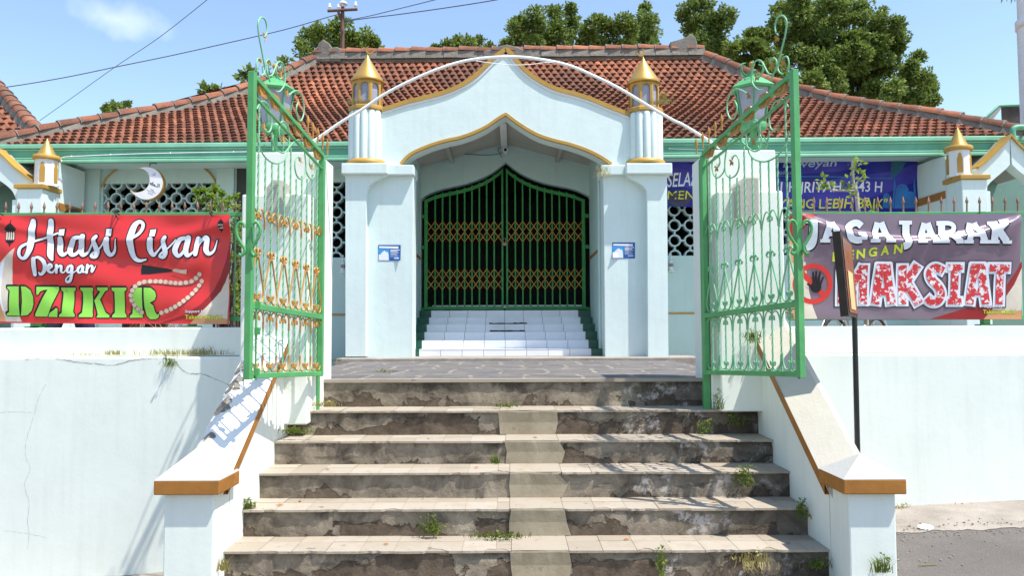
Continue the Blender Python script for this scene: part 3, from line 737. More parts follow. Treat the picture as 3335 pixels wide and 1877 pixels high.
# ================================================================== FENCES
def fence(x0, x1, lab, zr, zt, zb, posts, spx):
    f = thing('spiked_fence', lab, 'fence', ((x0+x1)/2, 6.14, zb), 'spiked green fences on the parapets')
    b = MB(); b.box(x0, x1, 6.150, 6.185, zr-.035, zr); b.build('top_rail', green, f, bevel=.003)
    b = MB(); b.box(x0, x1, 6.150, 6.185, zb+.05, zb+.085); b.build('bottom_rail', green, f, bevel=.003)
    x = x0+.02; i = 0
    while x < x1 and i < 95:
        b = MB(); b.tube([(x, 6.167, zb+.07), (x, 6.167, zr-.01)], .008, 4, twist=0); b.build('bar', green_l, f)
        b = MB(); b.tube([(x, 6.167, zr-.002), (x+.002, 6.167, zt-.062), (x+.002, 6.167, zt-.055), (x+.002, 6.167, zt-.045), (x+.002, 6.167, zt)], [.0075, .0065, .009, .0125, .001], 4); b.build('spike', rust, f)
        x += spx; i += 1
    for px in posts:
        b = MB(); b.box(px-.025, px+.025, 6.135, 6.195, zb-.005, zr); b.box(px-.06, px+.06, 6.115, 6.21, zb-.002, zb+.012); b.build('post', green, f, bevel=.003)
    return f
zrl, ztl = zat(691, 6.14, 500), zat(654, 6.14, 500)
fence(-6.6, X_(783, 6.14), 'left green fence with rusty spear tips above the red banner', zrl, ztl, ZPL, [-5.6, -3.78, X_(113, 6.14), X_(625, 6.14)], .1035)
fence(X_(2570, 6.14), 7.2, 'right green fence with rusty spear tips above the mauve banner', zat(690, 6.14, 2900), zat(638, 6.14, 2900), ZPR, [X_(3210, 6.14), 5.2, 6.8], .103)
# ================================================================== BANNERS (printed artwork laid on rippled cloth)
class Banner:
    def __init__(s, ox, oy, sc, Y, disp): s.ox, s.oy, s.sc, s.Y, s.disp, s.fold = ox, oy, sc, Y, disp, disp.__name__ == 'd_pur'
    def w(s, x, y, off=0.0):
        p = at(s.ox+x*s.sc, s.oy+y*s.sc, s.Y); d = s.disp(x, y)
        return Vector((p.x, s.Y-d-off, p.z))
def fill2d(poly, L=45):
    tri = tessellate_polygon([[Vector((p[0], p[1], 0)) for p in poly]])
    bm = bmesh.new(); vs_ = [bm.verts.new((p[0], p[1], 0)) for p in poly]
    for t in tri:
        try: bm.faces.new([vs_[i] for i in t])
        except ValueError: pass
    for _ in range(5):
        ed = [e for e in bm.edges if e.calc_length() > L]
        if not ed: break
        bmesh.ops.subdivide_edges(bm, edges=ed, cuts=1); bmesh.ops.triangulate(bm, faces=bm.faces)
    bm.verts.index_update()
    v = [(q.co.x, q.co.y) for q in bm.verts]; f = [[q.index for q in fc.verts] for fc in bm.faces]; bm.free()
    return v, f
class Art:
    """one printed colour layer"""
    def __init__(s, ban, off): s.b, s.off, s.m = ban, off, MB()
    def poly(s, pts, L=45):
        v, f = fill2d(pts, L); s.m.add([s.b.w(x, y, s.off) for x, y in v], f); s.off += 4e-5; return s
    def ell(s, cx, cy, rx, ry, n=14, rot=0):
        c, q = math.cos(rot), math.sin(rot)
        return s.poly([(cx+rx*math.cos(a)*c-ry*math.sin(a)*q, cy+rx*math.cos(a)*q+ry*math.sin(a)*c) for a in (2*math.pi*k/n for k in range(n))], 400)
    def stroke(s, pts, w=None, extra=0, caps=True, k=6, smooth=True):
        P = [(p[0], p[1], (p[2] if len(p) > 2 else w)+extra) for p in pts]
        if smooth and len(P) > 2: P = crom(P, k)
        else:
            Q = []
            for a, b in zip(P, P[1:]):
                nj = max(4, int(math.hypot(b[0]-a[0], b[1]-a[1])/14)) if s.b.fold else 4
                for j in range(nj): Q.append(tuple(u+(v-u)*j/nj for u, v in zip(a, b)))
            P = Q+[P[-1]]
        n = len(P); L, Rr = [], []
        for i in range(n):
            a, b = P[max(i-1, 0)], P[min(i+1, n-1)]; d = Vector((b[0]-a[0], b[1]-a[1]))
            if d.length < 1e-6: d = Vector((1, 0))
            d.normalize(); h = max(P[i][2], 1)/2
            L.append((P[i][0]-d.y*h, P[i][1]+d.x*h)); Rr.append((P[i][0]+d.y*h, P[i][1]-d.x*h))
        for i in range(n-1):
            o = s.off+i*6e-6
            nc = max(1, int(max(P[i][2], P[i+1][2])/15)) if s.b.fold else 1
            for c_ in range(nc):
                f0, f1 = c_/nc, (c_+1)/nc; lr = lambda a_, b_, t_: (a_[0]+(b_[0]-a_[0])*t_, a_[1]+(b_[1]-a_[1])*t_)
                s.m.add([s.b.w(*q, o) for q in (lr(L[i], Rr[i], f0), lr(L[i+1], Rr[i+1], f0), lr(L[i+1], Rr[i+1], f1), lr(L[i], Rr[i], f1))], [(0, 1, 2, 3)])
        if caps:
            for e in (0, n-1):
                r = max(P[e][2], 1)/2; N = 10
                s.m.add([s.b.w(P[e][0]+r*math.cos(2*math.pi*q/N), P[e][1]+r*math.sin(2*math.pi*q/N), s.off+(e+1)*6e-6+2e-6) for q in range(N)], [tuple(range(N))])
        s.off += 7e-5; return s
    def text(s, body, x0, y0, x1, y1, rise=0, shear=0, bold=0.0):
        """default lettering fitted in the box; rise = how much the right end is lifted"""
        cu = bpy.data.curves.new('t', 'FONT'); cu.body = body; cu.offset = bold; cu.resolution_u = 3
        ob = bpy.data.objects.new('t', cu); COL.objects.link(ob)
        me = bpy.data.meshes.new_from_object(ob); vs_ = [(v.co.x, v.co.y) for v in me.vertices]; fs = [list(p.vertices) for p in me.polygons]
        bpy.data.objects.remove(ob); bpy.data.meshes.remove(me); bpy.data.curves.remove(cu)
        xa, xb = min(v[0] for v in vs_), max(v[0] for v in vs_); ya, yb = min(v[1] for v in vs_), max(v[1] for v in vs_)
        out = []
        for x, y in vs_:
            u, t = (x-xa)/(xb-xa), (y-ya)/(yb-ya)
            out.append(s.b.w(x0+(x1-x0)*u+shear*t, y1+(y0-y1)*t-rise*u, s.off))
        s.m.add(out, fs); s.off += 5e-5; return s
    def done(s, name, mat, parent, label=None): return s.m.build(name, mat, parent, label)
def prints(ban, off, polys, name, mat, parent):
    for i, p in enumerate(polys): Art(ban, off+i*4e-5).poly(p).done(name, mat, parent)
def sheet(b, x0, x1, y0, y1, nx, ny, edge=None):
    m = MB(); G = []
    for j in range(ny+1):
        for i in range(nx+1):
            x, y = x0+(x1-x0)*i/nx, y0+(y1-y0)*j/ny
            if edge: x, y = edge(x, y, i/nx, j/ny)
            G.append(b.w(x, y))
    m.add(G, [(j*(nx+1)+i, j*(nx+1)+i+1, (j+1)*(nx+1)+i+1, (j+1)*(nx+1)+i) for j in range(ny) for i in range(nx)], None, True)
    return m
c_red = m_cloth('red_vinyl', (.66, .03, .03), .35, .05, .5); c_dred = m_cloth('dark_red_print', (.30, .018, .018), .45); c_white = m_cloth('white_print', (.76, .78, .84), .4)
c_cream = m_cloth('cream_print', (.66, .58, .47), .4, .15); c_org = m_cloth('orange_print', (.62, .30, .14), .4); c_black = m_cloth('black_print', (.012, .01, .012), .4)
c_green = m_cloth('lime_print', (.26, .62, .08), .42); c_lime = m_cloth('yellow_lime_print', (.62, .70, .05), .4); c_bead = m_cloth('bead_print', (.62, .47, .36), .4, .3)
c_bead2 = m_cloth('bead_shade_print', (.33, .17, .12), .4, .2); c_pur = m_cloth('mauve_vinyl', (.18, .12, .165), .24, .10, .8)
c_sred = m_cloth('sign_red_print', (.66, .04, .03), .4); c_blue = m_cloth('navy_vinyl', (.015, .02, .25), .4, .25, .3); c_vio = m_cloth('violet_print', (.05, .045, .36), .4, .2, .3)
c_cyan = m_cloth('cyan_print', (.03, .16, .45), .35, .3); c_teal = m_cloth('teal_print', (.02, .11, .17), .35, .3); c_yel = m_cloth('yellow_print', (.70, .66, .03), .4)
c_swirl = m_cloth('pattern_print', (.05, .045, .09), .4, .4)
def m_grunge():
    m, n, l, bs = newmat('distressed_red_print'); v = coords(n, l)
    k = mrange(n, l, noise(n, l, v, 26, 6, .62, .6), .525, .55)
    l.new(mixc(n, l, k, (.60, .03, .035), (.78, .76, .78)), bs.inputs['Base Color']); bs.inputs['Roughness'].default_value = .4; return m
c_grunge = m_grunge()
def ln_(x, y, a, b, c): return a*x+b*y+c
# ---- red banner
def d_red(x, y):
    u, v = x/2480, y/1240
    d = .012*math.sin(6.0*u+2.2*v)+.006*math.sin(9*u-14*v)
    for (px, py, ang, amp, wv) in ((0, 80, .75, .010, 95), (0, 300, .9, .007, 130), (900, 700, .35, .006, 160), (2480, 80, 2.2, .010, 100), (1500, 250, 2.75, .006, 150), (400, 900, .55, .008, 110)):
        q = -(x-px)*math.sin(ang)+(y-py)*math.cos(ang); r = (x-px)*math.cos(ang)+(y-py)*math.sin(ang)
        d += amp*math.exp(-(q/wv)**2)*math.exp(-(r/900)**2)
    d += .012*math.exp(-((y-150-200*math.sin(math.pi*u))/60)**2)
    return 1.5*d+.005*mnoise.noise((u*9, v*6, 3))
B1 = Banner(0, 680, .3028, 6.10, d_red)
rb = thing('banner', 'red banner reading Hiasi Lisan Dengan DZIKIR tied to the left fence', 'banner', at(376, 1055, 6.03))
sheet(B1, 6, 2485, 78, 1232, 90, 46, lambda x, y, u, v: (x-10*v*u, y+(-10+22*v)*u-(8*math.sin(math.pi*u) if v == 0 else 0))).build('cloth', c_red, rb)
prints(B1, .0010, [[(8, 600), (60, 545), (130, 480), (195, 425), (172, 520), (155, 640), (150, 770), (165, 930), (195, 1080), (240, 1218), (4, 1214)], [(2474, 690), (2430, 800), (2350, 920), (2240, 1050), (2140, 1150), (2050, 1240), (2458, 1240)]], 'corner_print', c_cream, rb)
prints(B1, .0014, [[(8, 640), (40, 590), (75, 545), (40, 720), (28, 860), (45, 1020), (70, 1100), (8, 1100)]], 'corner_print', c_white, rb)
prints(B1, .0016, [[(6, 960), (30, 1030), (72, 1214), (4, 1212)], [(2050, 1238), (2140, 1160), (2280, 1150), (2458, 1190), (2458, 1238)]], 'corner_print', c_org, rb)
prints(B1, .0012, [[(2480, 300), (2476, 690), (2380, 890), (2240, 1050), (2140, 1150), (1760, 1236), (1700, 1236), (2000, 1140), (2170, 1030), (2290, 900), (2380, 740), (2440, 560)]], 'corner_print', c_dred, rb)
for cx, cy, s_ in ((138, 270, 1.0), (2388, 180, .56)):
    a = Art(B1, .0018); q = lambda p: [(cx+x*s_, cy+y*s_) for x, y in p]
    a.poly(q([(-4, -150), (4, -150), (6, -110), (28, -90), (64, -50), (62, -34), (48, -30), (52, 70), (36, 96), (12, 112), (4, 140), (-4, 140), (-12, 112), (-36, 96), (-52, 70), (-48, -30), (-62, -34), (-64, -50), (-28, -90), (-6, -110)]))
    a.done('lantern_print', c_black, rb)
    a = Art(B1, .0024)
    for dx in (-36, -12, 12, 36): a.poly(q([(dx-8, 70), (dx-8, -5), (dx, -20), (dx+8, -5), (dx+8, 70)]))
    a.done('lantern_print', c_cream, rb)
HIASI = [[(375, 140, 60), (372, 200, 70), (365, 280, 72), (360, 360, 68), (355, 440, 62), (330, 505, 50), (300, 538, 38), (262, 530, 32), (243, 485, 36), (258, 425, 34), (310, 388, 30), (400, 352, 24), (500, 322, 22), (580, 295, 22), (645, 268, 20)],
 [(572, 140, 60), (566, 230, 66), (560, 330, 66), (563, 420, 66), (570, 500, 62), (592, 552, 30)],
 [(668, 330, 58), (662, 400, 62), (665, 460, 58), (695, 500, 42), (740, 470, 24), (768, 440, 18)],
 [(870, 312, 40), (822, 322, 46), (785, 380, 56), (765, 450, 58), (790, 500, 42), (840, 478, 34), (880, 410, 30), (898, 330, 38)],
 [(905, 300, 56), (887, 390, 60), (880, 450, 58), (900, 500, 44), (950, 470, 24), (990, 400, 18), (1040, 330, 18)],
 [(1048, 302, 40), (1022, 340, 46), (1030, 400, 54), (1045, 460, 54), (1025, 515, 42), (985, 512, 34), (1000, 478, 24), (1060, 440, 18), (1110, 390, 16), (1140, 345, 16)],
 [(1165, 330, 58), (1150, 400, 62), (1150, 450, 58), (1182, 498, 42), (1230, 455, 26), (1262, 330, 8)],
 [(1425, 325, 26), (1490, 282, 34), (1530, 220, 36), (1536, 165, 36), (1500, 138, 40), (1455, 170, 58), (1430, 235, 68), (1415, 320, 72), (1410, 400, 70), (1415, 470, 62), (1440, 530, 50), (1490, 558, 36), (1562, 545, 16)],
 [(1625, 330, 58), (1612, 400, 62), (1615, 450, 58), (1645, 498, 42), (1690, 460, 22), (1740, 400, 16)],
 [(1778, 306, 38), (1757, 350, 46), (1765, 410, 52), (1777, 470, 52), (1755, 518, 40), (1715, 512, 32), (1735, 478, 22), (1800, 430, 18), (1860, 370, 16), (1890, 335, 16)],
 [(1988, 316, 40), (1935, 332, 48), (1895, 400, 58), (1882, 460, 58), (1915, 508, 42), (1960, 482, 34), (2000, 410, 30), (2018, 335, 38)],
 [(2025, 310, 54), (2005, 400, 60), (2000, 460, 58), (2025, 505, 44), (2080, 470, 22), (2110, 430, 18)],
 [(2130, 322, 54), (2116, 400, 58), (2110, 490, 50)], [(2116, 425, 22), (2160, 352, 32), (2205, 312, 48), (2228, 330, 58), (2225, 390, 60), (2227, 450, 58), (2260, 488, 40), (2310, 450, 24), (2342, 335, 6)],
 [(400, 545, 46), (398, 620, 50), (400, 712, 40)], [(390, 560, 24), (440, 527, 28), (500, 562, 42), (518, 620, 44), (500, 678, 38), (460, 712, 28), (445, 690, 18)],
 [(555, 655, 22), (592, 625, 22), (575, 602, 24), (550, 630, 32), (550, 675, 32), (588, 690, 22), (625, 655, 14)],
 [(640, 612, 30), (632, 690, 30)], [(635, 665, 14), (665, 622, 20), (688, 625, 28), (685, 680, 26), (710, 690, 16), (735, 660, 10)],
 [(790, 612, 24), (757, 632, 28), (747, 675, 28), (775, 688, 20), (800, 620, 24), (792, 710, 28), (765, 778, 30), (728, 788, 24), (732, 752, 16), (800, 700, 12), (850, 662, 10)],
 [(895, 612, 22), (862, 640, 28), (857, 680, 26), (885, 688, 18), (908, 622, 24), (905, 678, 26), (935, 682, 12)],
 [(950, 607, 28), (945, 690, 28)], [(950, 662, 14), (975, 618, 20), (1000, 625, 26), (1000, 682, 24), (1038, 612, 4)]]
DOTS = [[(658, 228), (718, 222), (712, 295), (655, 292)], [(1157, 222), (1218, 218), (1208, 298), (1152, 296)], [(1617, 226), (1678, 220), (1668, 298), (1612, 296)]]
a = Art(B1, .0020)
for s_ in HIASI: a.stroke(s_, extra=26 if s_[0][1] < 520 or s_[0][0] > 1000 else 18)
for d in DOTS: a.poly(d); a.stroke(d+[d[0]], 26, smooth=False)
a.done('lettering_outline', c_black, rb)
a = Art(B1, .0062)
for s_ in HIASI: a.stroke(s_)
for d in DOTS: a.poly(d)
a.done('lettering', c_white, rb)
DZ = [[(100, 838), (225, 838), (225, 1152), (90, 1152), (90, 1130), (118, 1112), (128, 890), (116, 872), (100, 862)], [(248, 838), (300, 842), (350, 880), (378, 950), (378, 1030), (355, 1100), (310, 1145), (235, 1155), (247, 1110), (260, 1000), (256, 890)],
 [(410, 842), (635, 842), (640, 868), (520, 1162), (395, 1162), (390, 1140), (522, 872), (480, 877), (452, 892), (428, 930), (412, 926)], [(530, 1165), (625, 1168), (632, 1078), (615, 1068), (592, 1092), (562, 1112), (545, 1125)],
 [(660, 850), (815, 850), (815, 875), (795, 890), (790, 1112), (808, 1140), (808, 1165), (645, 1165), (645, 1145), (675, 1120), (683, 895), (662, 877)],
 [(865, 850), (1000, 850), (1000, 878), (990, 895), (985, 1112), (992, 1142), (990, 1168), (850, 1168), (850, 1147), (880, 1120), (888, 895), (865, 878)], [(1042, 848), (1160, 848), (1160, 875), (1125, 892), (1062, 978), (1122, 1120), (1165, 1147), (1165, 1172), (1030, 1172), (1042, 1142), (1002, 988), (1075, 892), (1045, 876)],
 [(1200, 850), (1360, 850), (1360, 875), (1338, 890), (1332, 1117), (1350, 1147), (1350, 1172), (1195, 1172), (1195, 1147), (1222, 1120), (1228, 895), (1202, 877)],
 [(1425, 850), (1528, 850), (1528, 1172), (1388, 1175), (1388, 1152), (1415, 1130), (1425, 1000), (1430, 895), (1412, 876)], [(1547, 850), (1620, 852), (1668, 890), (1683, 940), (1668, 985), (1612, 1012), (1650, 1042), (1670, 1112), (1690, 1142), (1714, 1130), (1712, 1165), (1680, 1188), (1612, 1190), (1572, 1150), (1552, 1060), (1550, 1000)]]
a = Art(B1, .0020)
for p in DZ:
    q = [(x-7, y-11) for x, y in p]; a.poly(q); a.stroke(q+[q[0]], 20, smooth=False); a.stroke(p+[p[0]], 20, smooth=False)
a.done('lettering_outline', c_black, rb)
a = Art(B1, .0046)
for p in DZ: a.poly(p)
a.done('lettering', c_green, rb)
bp = crom([(2150, 708), (2070, 778), (1950, 800), (1850, 796), (1720, 782), (1600, 782), (1505, 800), (1435, 862), (1405, 940), (1422, 1010), (1475, 1075), (1545, 1135)], 9)+crom([(1740, 1122), (1850, 1080), (1960, 1015), (2060, 930), (2130, 848), (2178, 772)], 9)
def spaced(P, st_):
    o = [P[0]]
    for p in P:
        if math.hypot(p[0]-o[-1][0], p[1]-o[-1][1]) >= st_: o.append(p)
    return o
bq = spaced(bp[:100], 52); a2 = Art(B1, .0054); a = Art(B1, .0060)
P1 = spaced(crom([(2150, 708), (2070, 778), (1950, 800), (1850, 796), (1720, 782), (1600, 782), (1505, 800), (1435, 862), (1405, 940), (1422, 1010), (1475, 1075), (1545, 1135)], 12), 52)
P2 = spaced(crom([(1740, 1122), (1850, 1080), (1960, 1015), (2060, 930), (2130, 848), (2178, 772)], 12), 52)
for P in (P1, P2):
    a2.stroke([(p[0], p[1]+4) for p in P], 42)
    for p in P: a.ell(p[0], p[1], 24, 24)
a.poly([(1850, 655), (1890, 645), (1950, 660), (2015, 655), (2010, 705), (1940, 695), (1880, 680), (1850, 672)])
a2.done('prayer_bead_shadow', c_bead2, rb); a.done('prayer_beads', c_bead, rb)
a = Art(B1, .0016); a.poly([(1512, 600), (1600, 612), (1700, 632), (1780, 640), (1850, 660), (1850, 672), (1780, 682), (1700, 690), (1600, 702), (1508, 706), (1502, 650)]); a.done('tassel_print', c_dred if False else c_black, rb)
a = Art(B1, .0016); a.text('Support by', 1994, 1088, 2220, 1132, 0, 8, .025); a.text('Takmir Masjid', 1994, 1140, 2402, 1206, 0, 0, .03); a.done('lettering_outline', c_black, rb)
a = Art(B1, .0022); a.text('Support by', 1996, 1090, 2218, 1130, 0, 8, .012); a.done('lettering', c_white, rb)
a = Art(B1, .0022); a.text('Takmir Masjid', 1996, 1143, 2400, 1203, 0, 0, .015); a.done('lettering', c_lime, rb)
# ---- mauve banner with a sunlit sagging fold
def d_pur(x, y):
    u = (x-170)/2340.; cy = 62+1090*max(0, u)*(1-u)*.93+20*u if 0 <= u <= 1.02 else 62
    t = (y-cy)/45.
    s_ = 1/(1+math.exp(-t*3.2))
    d = .062*s_*math.exp(-max(0, y-cy)/260)*min(1, max(0, u+.03)*9)*min(1, max(0, 1.04-u)*9)
    d += .006*math.sin(7*u+y/300)+.005*mnoise.noise((x/320, y/260, 9))
    for (px, py, ang, amp, wv) in ((170, 80, 1.0, .009, 70), (170, 80, 1.3, .008, 70), (2510, 60, 2.0, .012, 70), (2000, 560, 2.5, .006, 110), (700, 500, .6, .005, 110), (2510, 60, 1.7, .008, 60)):
        q = -(x-px)*math.sin(ang)+(y-py)*math.cos(ang); r = (x-px)*math.cos(ang)+(y-py)*math.sin(ang)
        d += amp*math.exp(-(q/wv)**2)*math.exp(-(r/500)**2)
    return d
B2 = Banner(2560, 680, .30085, 6.095, d_pur)
pb = thing('banner', 'mauve banner reading JAGA JARAK DENGAN MAKSIAT tied to the right fence', 'banner', at(2950, 1040, 6.03))
sheet(B2, 30, 2512, 50, 1197, 130, 130, lambda x, y, u, v: (x+50*v*u, y+(4 if v else 0)*u+(10*math.sin(math.pi*u) if v == 0 else 0))).build('cloth', c_pur, pb)
prints(B2, .0010, [[(34, 56), (340, 62), (250, 120), (120, 300), (34, 560)], [(2548, 560), (2500, 660), (2390, 820), (2260, 930), (2000, 1060), (1560, 1196), (2140, 1198), (2240, 1080), (2380, 950), (2470, 820), (2552, 640)]], 'corner_print', c_dred, pb)
prints(B2, .0014, [[(34, 560), (140, 560), (205, 580), (220, 720), (250, 900), (290, 1060), (340, 1194), (32, 1196)], [(2552, 640), (2470, 820), (2380, 950), (2240, 1080), (2140, 1198), (2556, 1198)]], 'corner_print', c_cream, pb)
prints(B2, .0020, [[(34, 300), (110, 330), (190, 460), (190, 575), (34, 590)], [(32, 1000), (140, 1080), (150, 1194), (32, 1196)], [(2140, 1198), (2230, 1090), (2400, 1120), (2556, 1100), (2556, 1198)]], 'corner_print', c_org, pb)
JG = [([(272, 135), (272, 330), (252, 400), (205, 420)], 84), ([(195, 145), (310, 145)], 42), ([(392, 360), (448, 150)], 66), ([(545, 360), (482, 150)], 70), ([(415, 285), (520, 285)], 42), ([(345, 355), (452, 355)], 38), ([(498, 355), (600, 355)], 38),
 ([(812, 190), (770, 158), (720, 160), (668, 200), (655, 265), (680, 325), (735, 348), (790, 342)], 74), ([(815, 270), (815, 345)], 66), ([(752, 275), (845, 275)], 40),
 ([(928, 360), (985, 150)], 64), ([(1108, 360), (1022, 150)], 70), ([(950, 285), (1070, 285)], 42), ([(885, 355), (990, 355)], 38), ([(1050, 355), (1155, 355)], 38),
 ([(1295, 140), (1295, 330), (1282, 395), (1240, 412)], 80), ([(1218, 150), (1362, 150)], 44),
 ([(1440, 360), (1500, 155)], 64), ([(1600, 360), (1530, 155)], 70), ([(1460, 285), (1575, 285)], 42), ([(1395, 358), (1500, 358)], 38),
 ([(1680, 155), (1680, 360)], 76), ([(1625, 158), (1760, 158), (1810, 190), (1800, 235), (1750, 258), (1690, 260)], 50), ([(1740, 262), (1850, 365)], 70), ([(1550, 360), (1730, 360)], 38), ([(1800, 365), (1880, 365)], 38),
 ([(1940, 365), (1985, 155)], 64), ([(2115, 365), (2025, 155)], 72), ([(1955, 290), (2075, 290)], 42), ([(1885, 365), (1990, 365)], 38), ([(2060, 365), (2170, 365)], 38),
 ([(2215, 160), (2215, 365)], 76), ([(2335, 150), (2230, 265)], 62), ([(2255, 245), (2345, 362)], 74), ([(2165, 158), (2265, 158)], 38), ([(2165, 365), (2270, 365)], 38), ([(2285, 140), (2375, 140)], 38), ([(2305, 368), (2405, 368)], 38)]
a = Art(B2, .0022)
for p, w in JG: a.stroke([(x+4, y+5) for x, y in p], w+22, caps=False)
a.done('lettering_outline', c_black, pb)
a = Art(B2, .0070)
for p, w in JG: a.stroke(p, w, caps=False)
a.done('lettering', c_white, pb)
a = Art(B2, .0024)
for ch, x, y in (('D', 490, 575), ('E', 625, 560), ('N', 745, 548), ('G', 875, 530), ('A', 1005, 512), ('N', 1145, 495)):
    a.text(ch, x, y-100, x+92, y, 12, 0, .035)
a.done('lettering', c_lime, pb)
a = Art(B2, .0024); N = 48; cx, cy = 285, 815
ro = [(cx+215*math.cos(2*math.pi*k/N), cy+217*math.sin(2*math.pi*k/N)) for k in range(N+1)]
a.stroke([(cx+190*math.cos(2*math.pi*k/N), cy+192*math.sin(2*math.pi*k/N)) for k in range(N+1)], 52, caps=False, k=2); a.stroke([(150, 680), (420, 950)], 56, caps=False); a.done('prohibition_sign', c_sred, pb)
a = Art(B2, .0050); a.ell(322, 848, 58, 64)
for p in ([(295, 800, 28), (284, 692, 18)], [(318, 795, 28), (319, 685, 18)], [(345, 800, 28), (361, 692, 18)], [(365, 820, 26), (398, 745, 16)], [(290, 870, 34), (262, 840, 26), (228, 818, 18)]): a.stroke(p)
a.done('hand_print', c_black, pb)
MK = [([(598, 640), (598, 1010)], 92), ([(828, 640), (828, 1010)], 92), ([(620, 650), (715, 830)], 78), ([(806, 650), (715, 830)], 78),
 ([(962, 1010), (1005, 640)], 92), ([(1130, 1010), (1075, 640)], 96), ([(1000, 640), (1080, 640)], 84), ([(985, 900), (1110, 900)], 84),
 ([(1248, 640), (1248, 1010)], 92), ([(1395, 635), (1290, 800)], 92), ([(1295, 800), (1415, 1010)], 96),
 ([(1660, 668), (1600, 640), (1545, 690), (1560, 770), (1630, 850), (1662, 930), (1630, 1000), (1560, 1010), (1530, 985)], 88),
 ([(1805, 640), (1805, 1010)], 88), ([(1755, 640), (1860, 640)], 72), ([(1765, 1005), (1860, 1005)], 72),
 ([(1975, 1010), (2015, 640)], 92), ([(2150, 1010), (2090, 640)], 96), ([(2010, 640), (2090, 640)], 84), ([(2000, 900), (2125, 900)], 84),
 ([(2205, 645), (2375, 645)], 84), ([(2300, 645), (2300, 1015)], 88)]
def sq(p, g):   # extend ends so that flat caps make square corners
    (x0, y0), (x1, y1) = p[0], p[1]; d = Vector((x0-x1, y0-y1)).normalized()*g; q = [(x0+d.x, y0+d.y)]+list(p[1:])
    (x0, y0), (x1, y1) = q[-1], q[-2]; d = Vector((x0-x1, y0-y1)).normalized()*g; return q[:-1]+[(x0+d.x, y0+d.y)]
a = Art(B2, .0022)
for p, w in MK: a.stroke(sq(p, 62), w+74, caps=False)
a.done('lettering_outline', c_black if False else m_cloth('shadow_print', (.09, .07, .09), .4), pb)
a = Art(B2, .0052)
for p, w in MK: a.stroke(sq(p, 48), w+46, caps=False)
a.done('lettering_outline', c_white, pb)
a = Art(B2, .0084)
for p, w in MK: a.stroke(sq(p, 26), w-6, caps=False)
a.done('lettering', c_grunge, pb)
a = Art(B2, .0096); a.text('Support by', 2128, 1038, 2335, 1082, 0, 8, .012); a.done('lettering', c_white, pb)
a = Art(B2, .0030); a.text('Takmir Masjid', 2126, 1092, 2487, 1154, 0, 0, .03); a.done('lettering_outline', c_black, pb)
a = Art(B2, .0036); a.text('Takmir Masjid', 2128, 1095, 2485, 1151, 0, 0, .015); a.done('lettering', c_lime, pb)
# ---- dark blue banner hanging under the eave (its middle is hidden by the gate pillar)
def d_blue(x, y): return .03*math.sin(x/260+y/500)+.03*mnoise.noise((x/240, y/170, 4))+.02*math.sin(x/110-y/160)
B3 = Banner(2150, 490, .33385, 11.95, d_blue)
bb = thing('banner', 'dark blue Hijri new year banner hung under the eave to the right of the portal', 'banner', at(2580, 690, 11.95))
sheet(B3, -15, 2512, 20, 545, 80, 22, lambda x, y, u, v: (x, y+(66*u if v else 30*u)*1.0*(v if v else 1))).build('cloth', c_blue, bb)
prints(B3, .004, [[(-10, 120), (180, 100), (420, 190), (900, 260), (1400, 330), (1900, 250), (2300, 200), (2508, 120), (2508, 300), (2200, 420), (1700, 560), (1100, 545), (500, 430), (-10, 300)], [(1300, 150), (1700, 90), (2100, 110), (1750, 210), (1380, 230)]], 'swirl_print', c_vio, bb)
a = Art(B3, .006); a.stroke([(-10, 78), (150, 82), (330, 120), (430, 190), (800, 230), (1160, 246), (1700, 262), (2260, 275)], 9); 
for x, y, r in ((2360, 390, 62), (2210, 450, 34), (2440, 440, 40)):
    a.ell(x, y, r, r); a.poly([(x-r, y), (x+r, y), (x+r, 560), (x-r, 560)])
for x in (2285, 2480): a.poly([(x-9, 320), (x, 270), (x+9, 320), (x+9, 560), (x-9, 560)])
a.done('mosque_print', c_cyan, bb)
prints(B3, .005, [[(2240, 90), (2400, 80), (2350, 200), (2250, 290)]], 'corner_print', c_teal, bb)
a = Art(B3, .005); a.ell(110, 200, 75, 85); a.ell(180, 470, 120, 78); a.done('pattern_print', c_swirl, bb)
a = Art(B3, .009); a.text('SELAMAT', 66, 225, 505, 360, 14, 12, .01); a.text('1 HIJRIYAH 1443 H', 1170, 305, 2160, 440, 0, 10, .012); a.done('lettering', c_white, bb)
a = Art(B3, .009); a.text('MENUJU', 66, 396, 545, 505, -4, 10, .0); a.text('YANG LEBIH BAIK"', 1140, 472, 2215, 572, 4, 12, .012); a.done('lettering', c_yel, bb)
a = Art(B3, .008); a.text('Masjid Laweyan', 775, 84, 1700, 190, 0, 26, .03); a.done('lettering_outline', c_cyan, bb)
a = Art(B3, .011); a.text('Masjid Laweyan', 780, 88, 1695, 184, 0, 26, .0); a.text('okan', 1160, 190, 1300, 232, 0, 10, -.01); a.done('lettering', m_cloth('pale_blue_print', (.42, .45, .58), .4, .3), bb)
# ties
for px, py, Y, lab in ((383, 703, 6.10, 'black tie knotted over the top rail at the middle of the red banner'), (688, 695, 6.10, 'black tie knotted over the top rail at the right end of the red banner'), (4, 706, 6.10, 'black tie at the left edge of the red banner')):
    p = at(px, py, Y); b = MB()
    b.tube(crom([tuple(p+Vector(q)) for q in ((-.03, 0, .03), (0, -.04, .012), (.012, -.045, -.012), (0, .03, -.02), (-.01, .06, .01), (0, -.03, .02), (.03, -.05, -.03))], 5), .005, 5)
    b.build('cable_tie', black, None, lab, 'tie', 'ties holding the red banner')
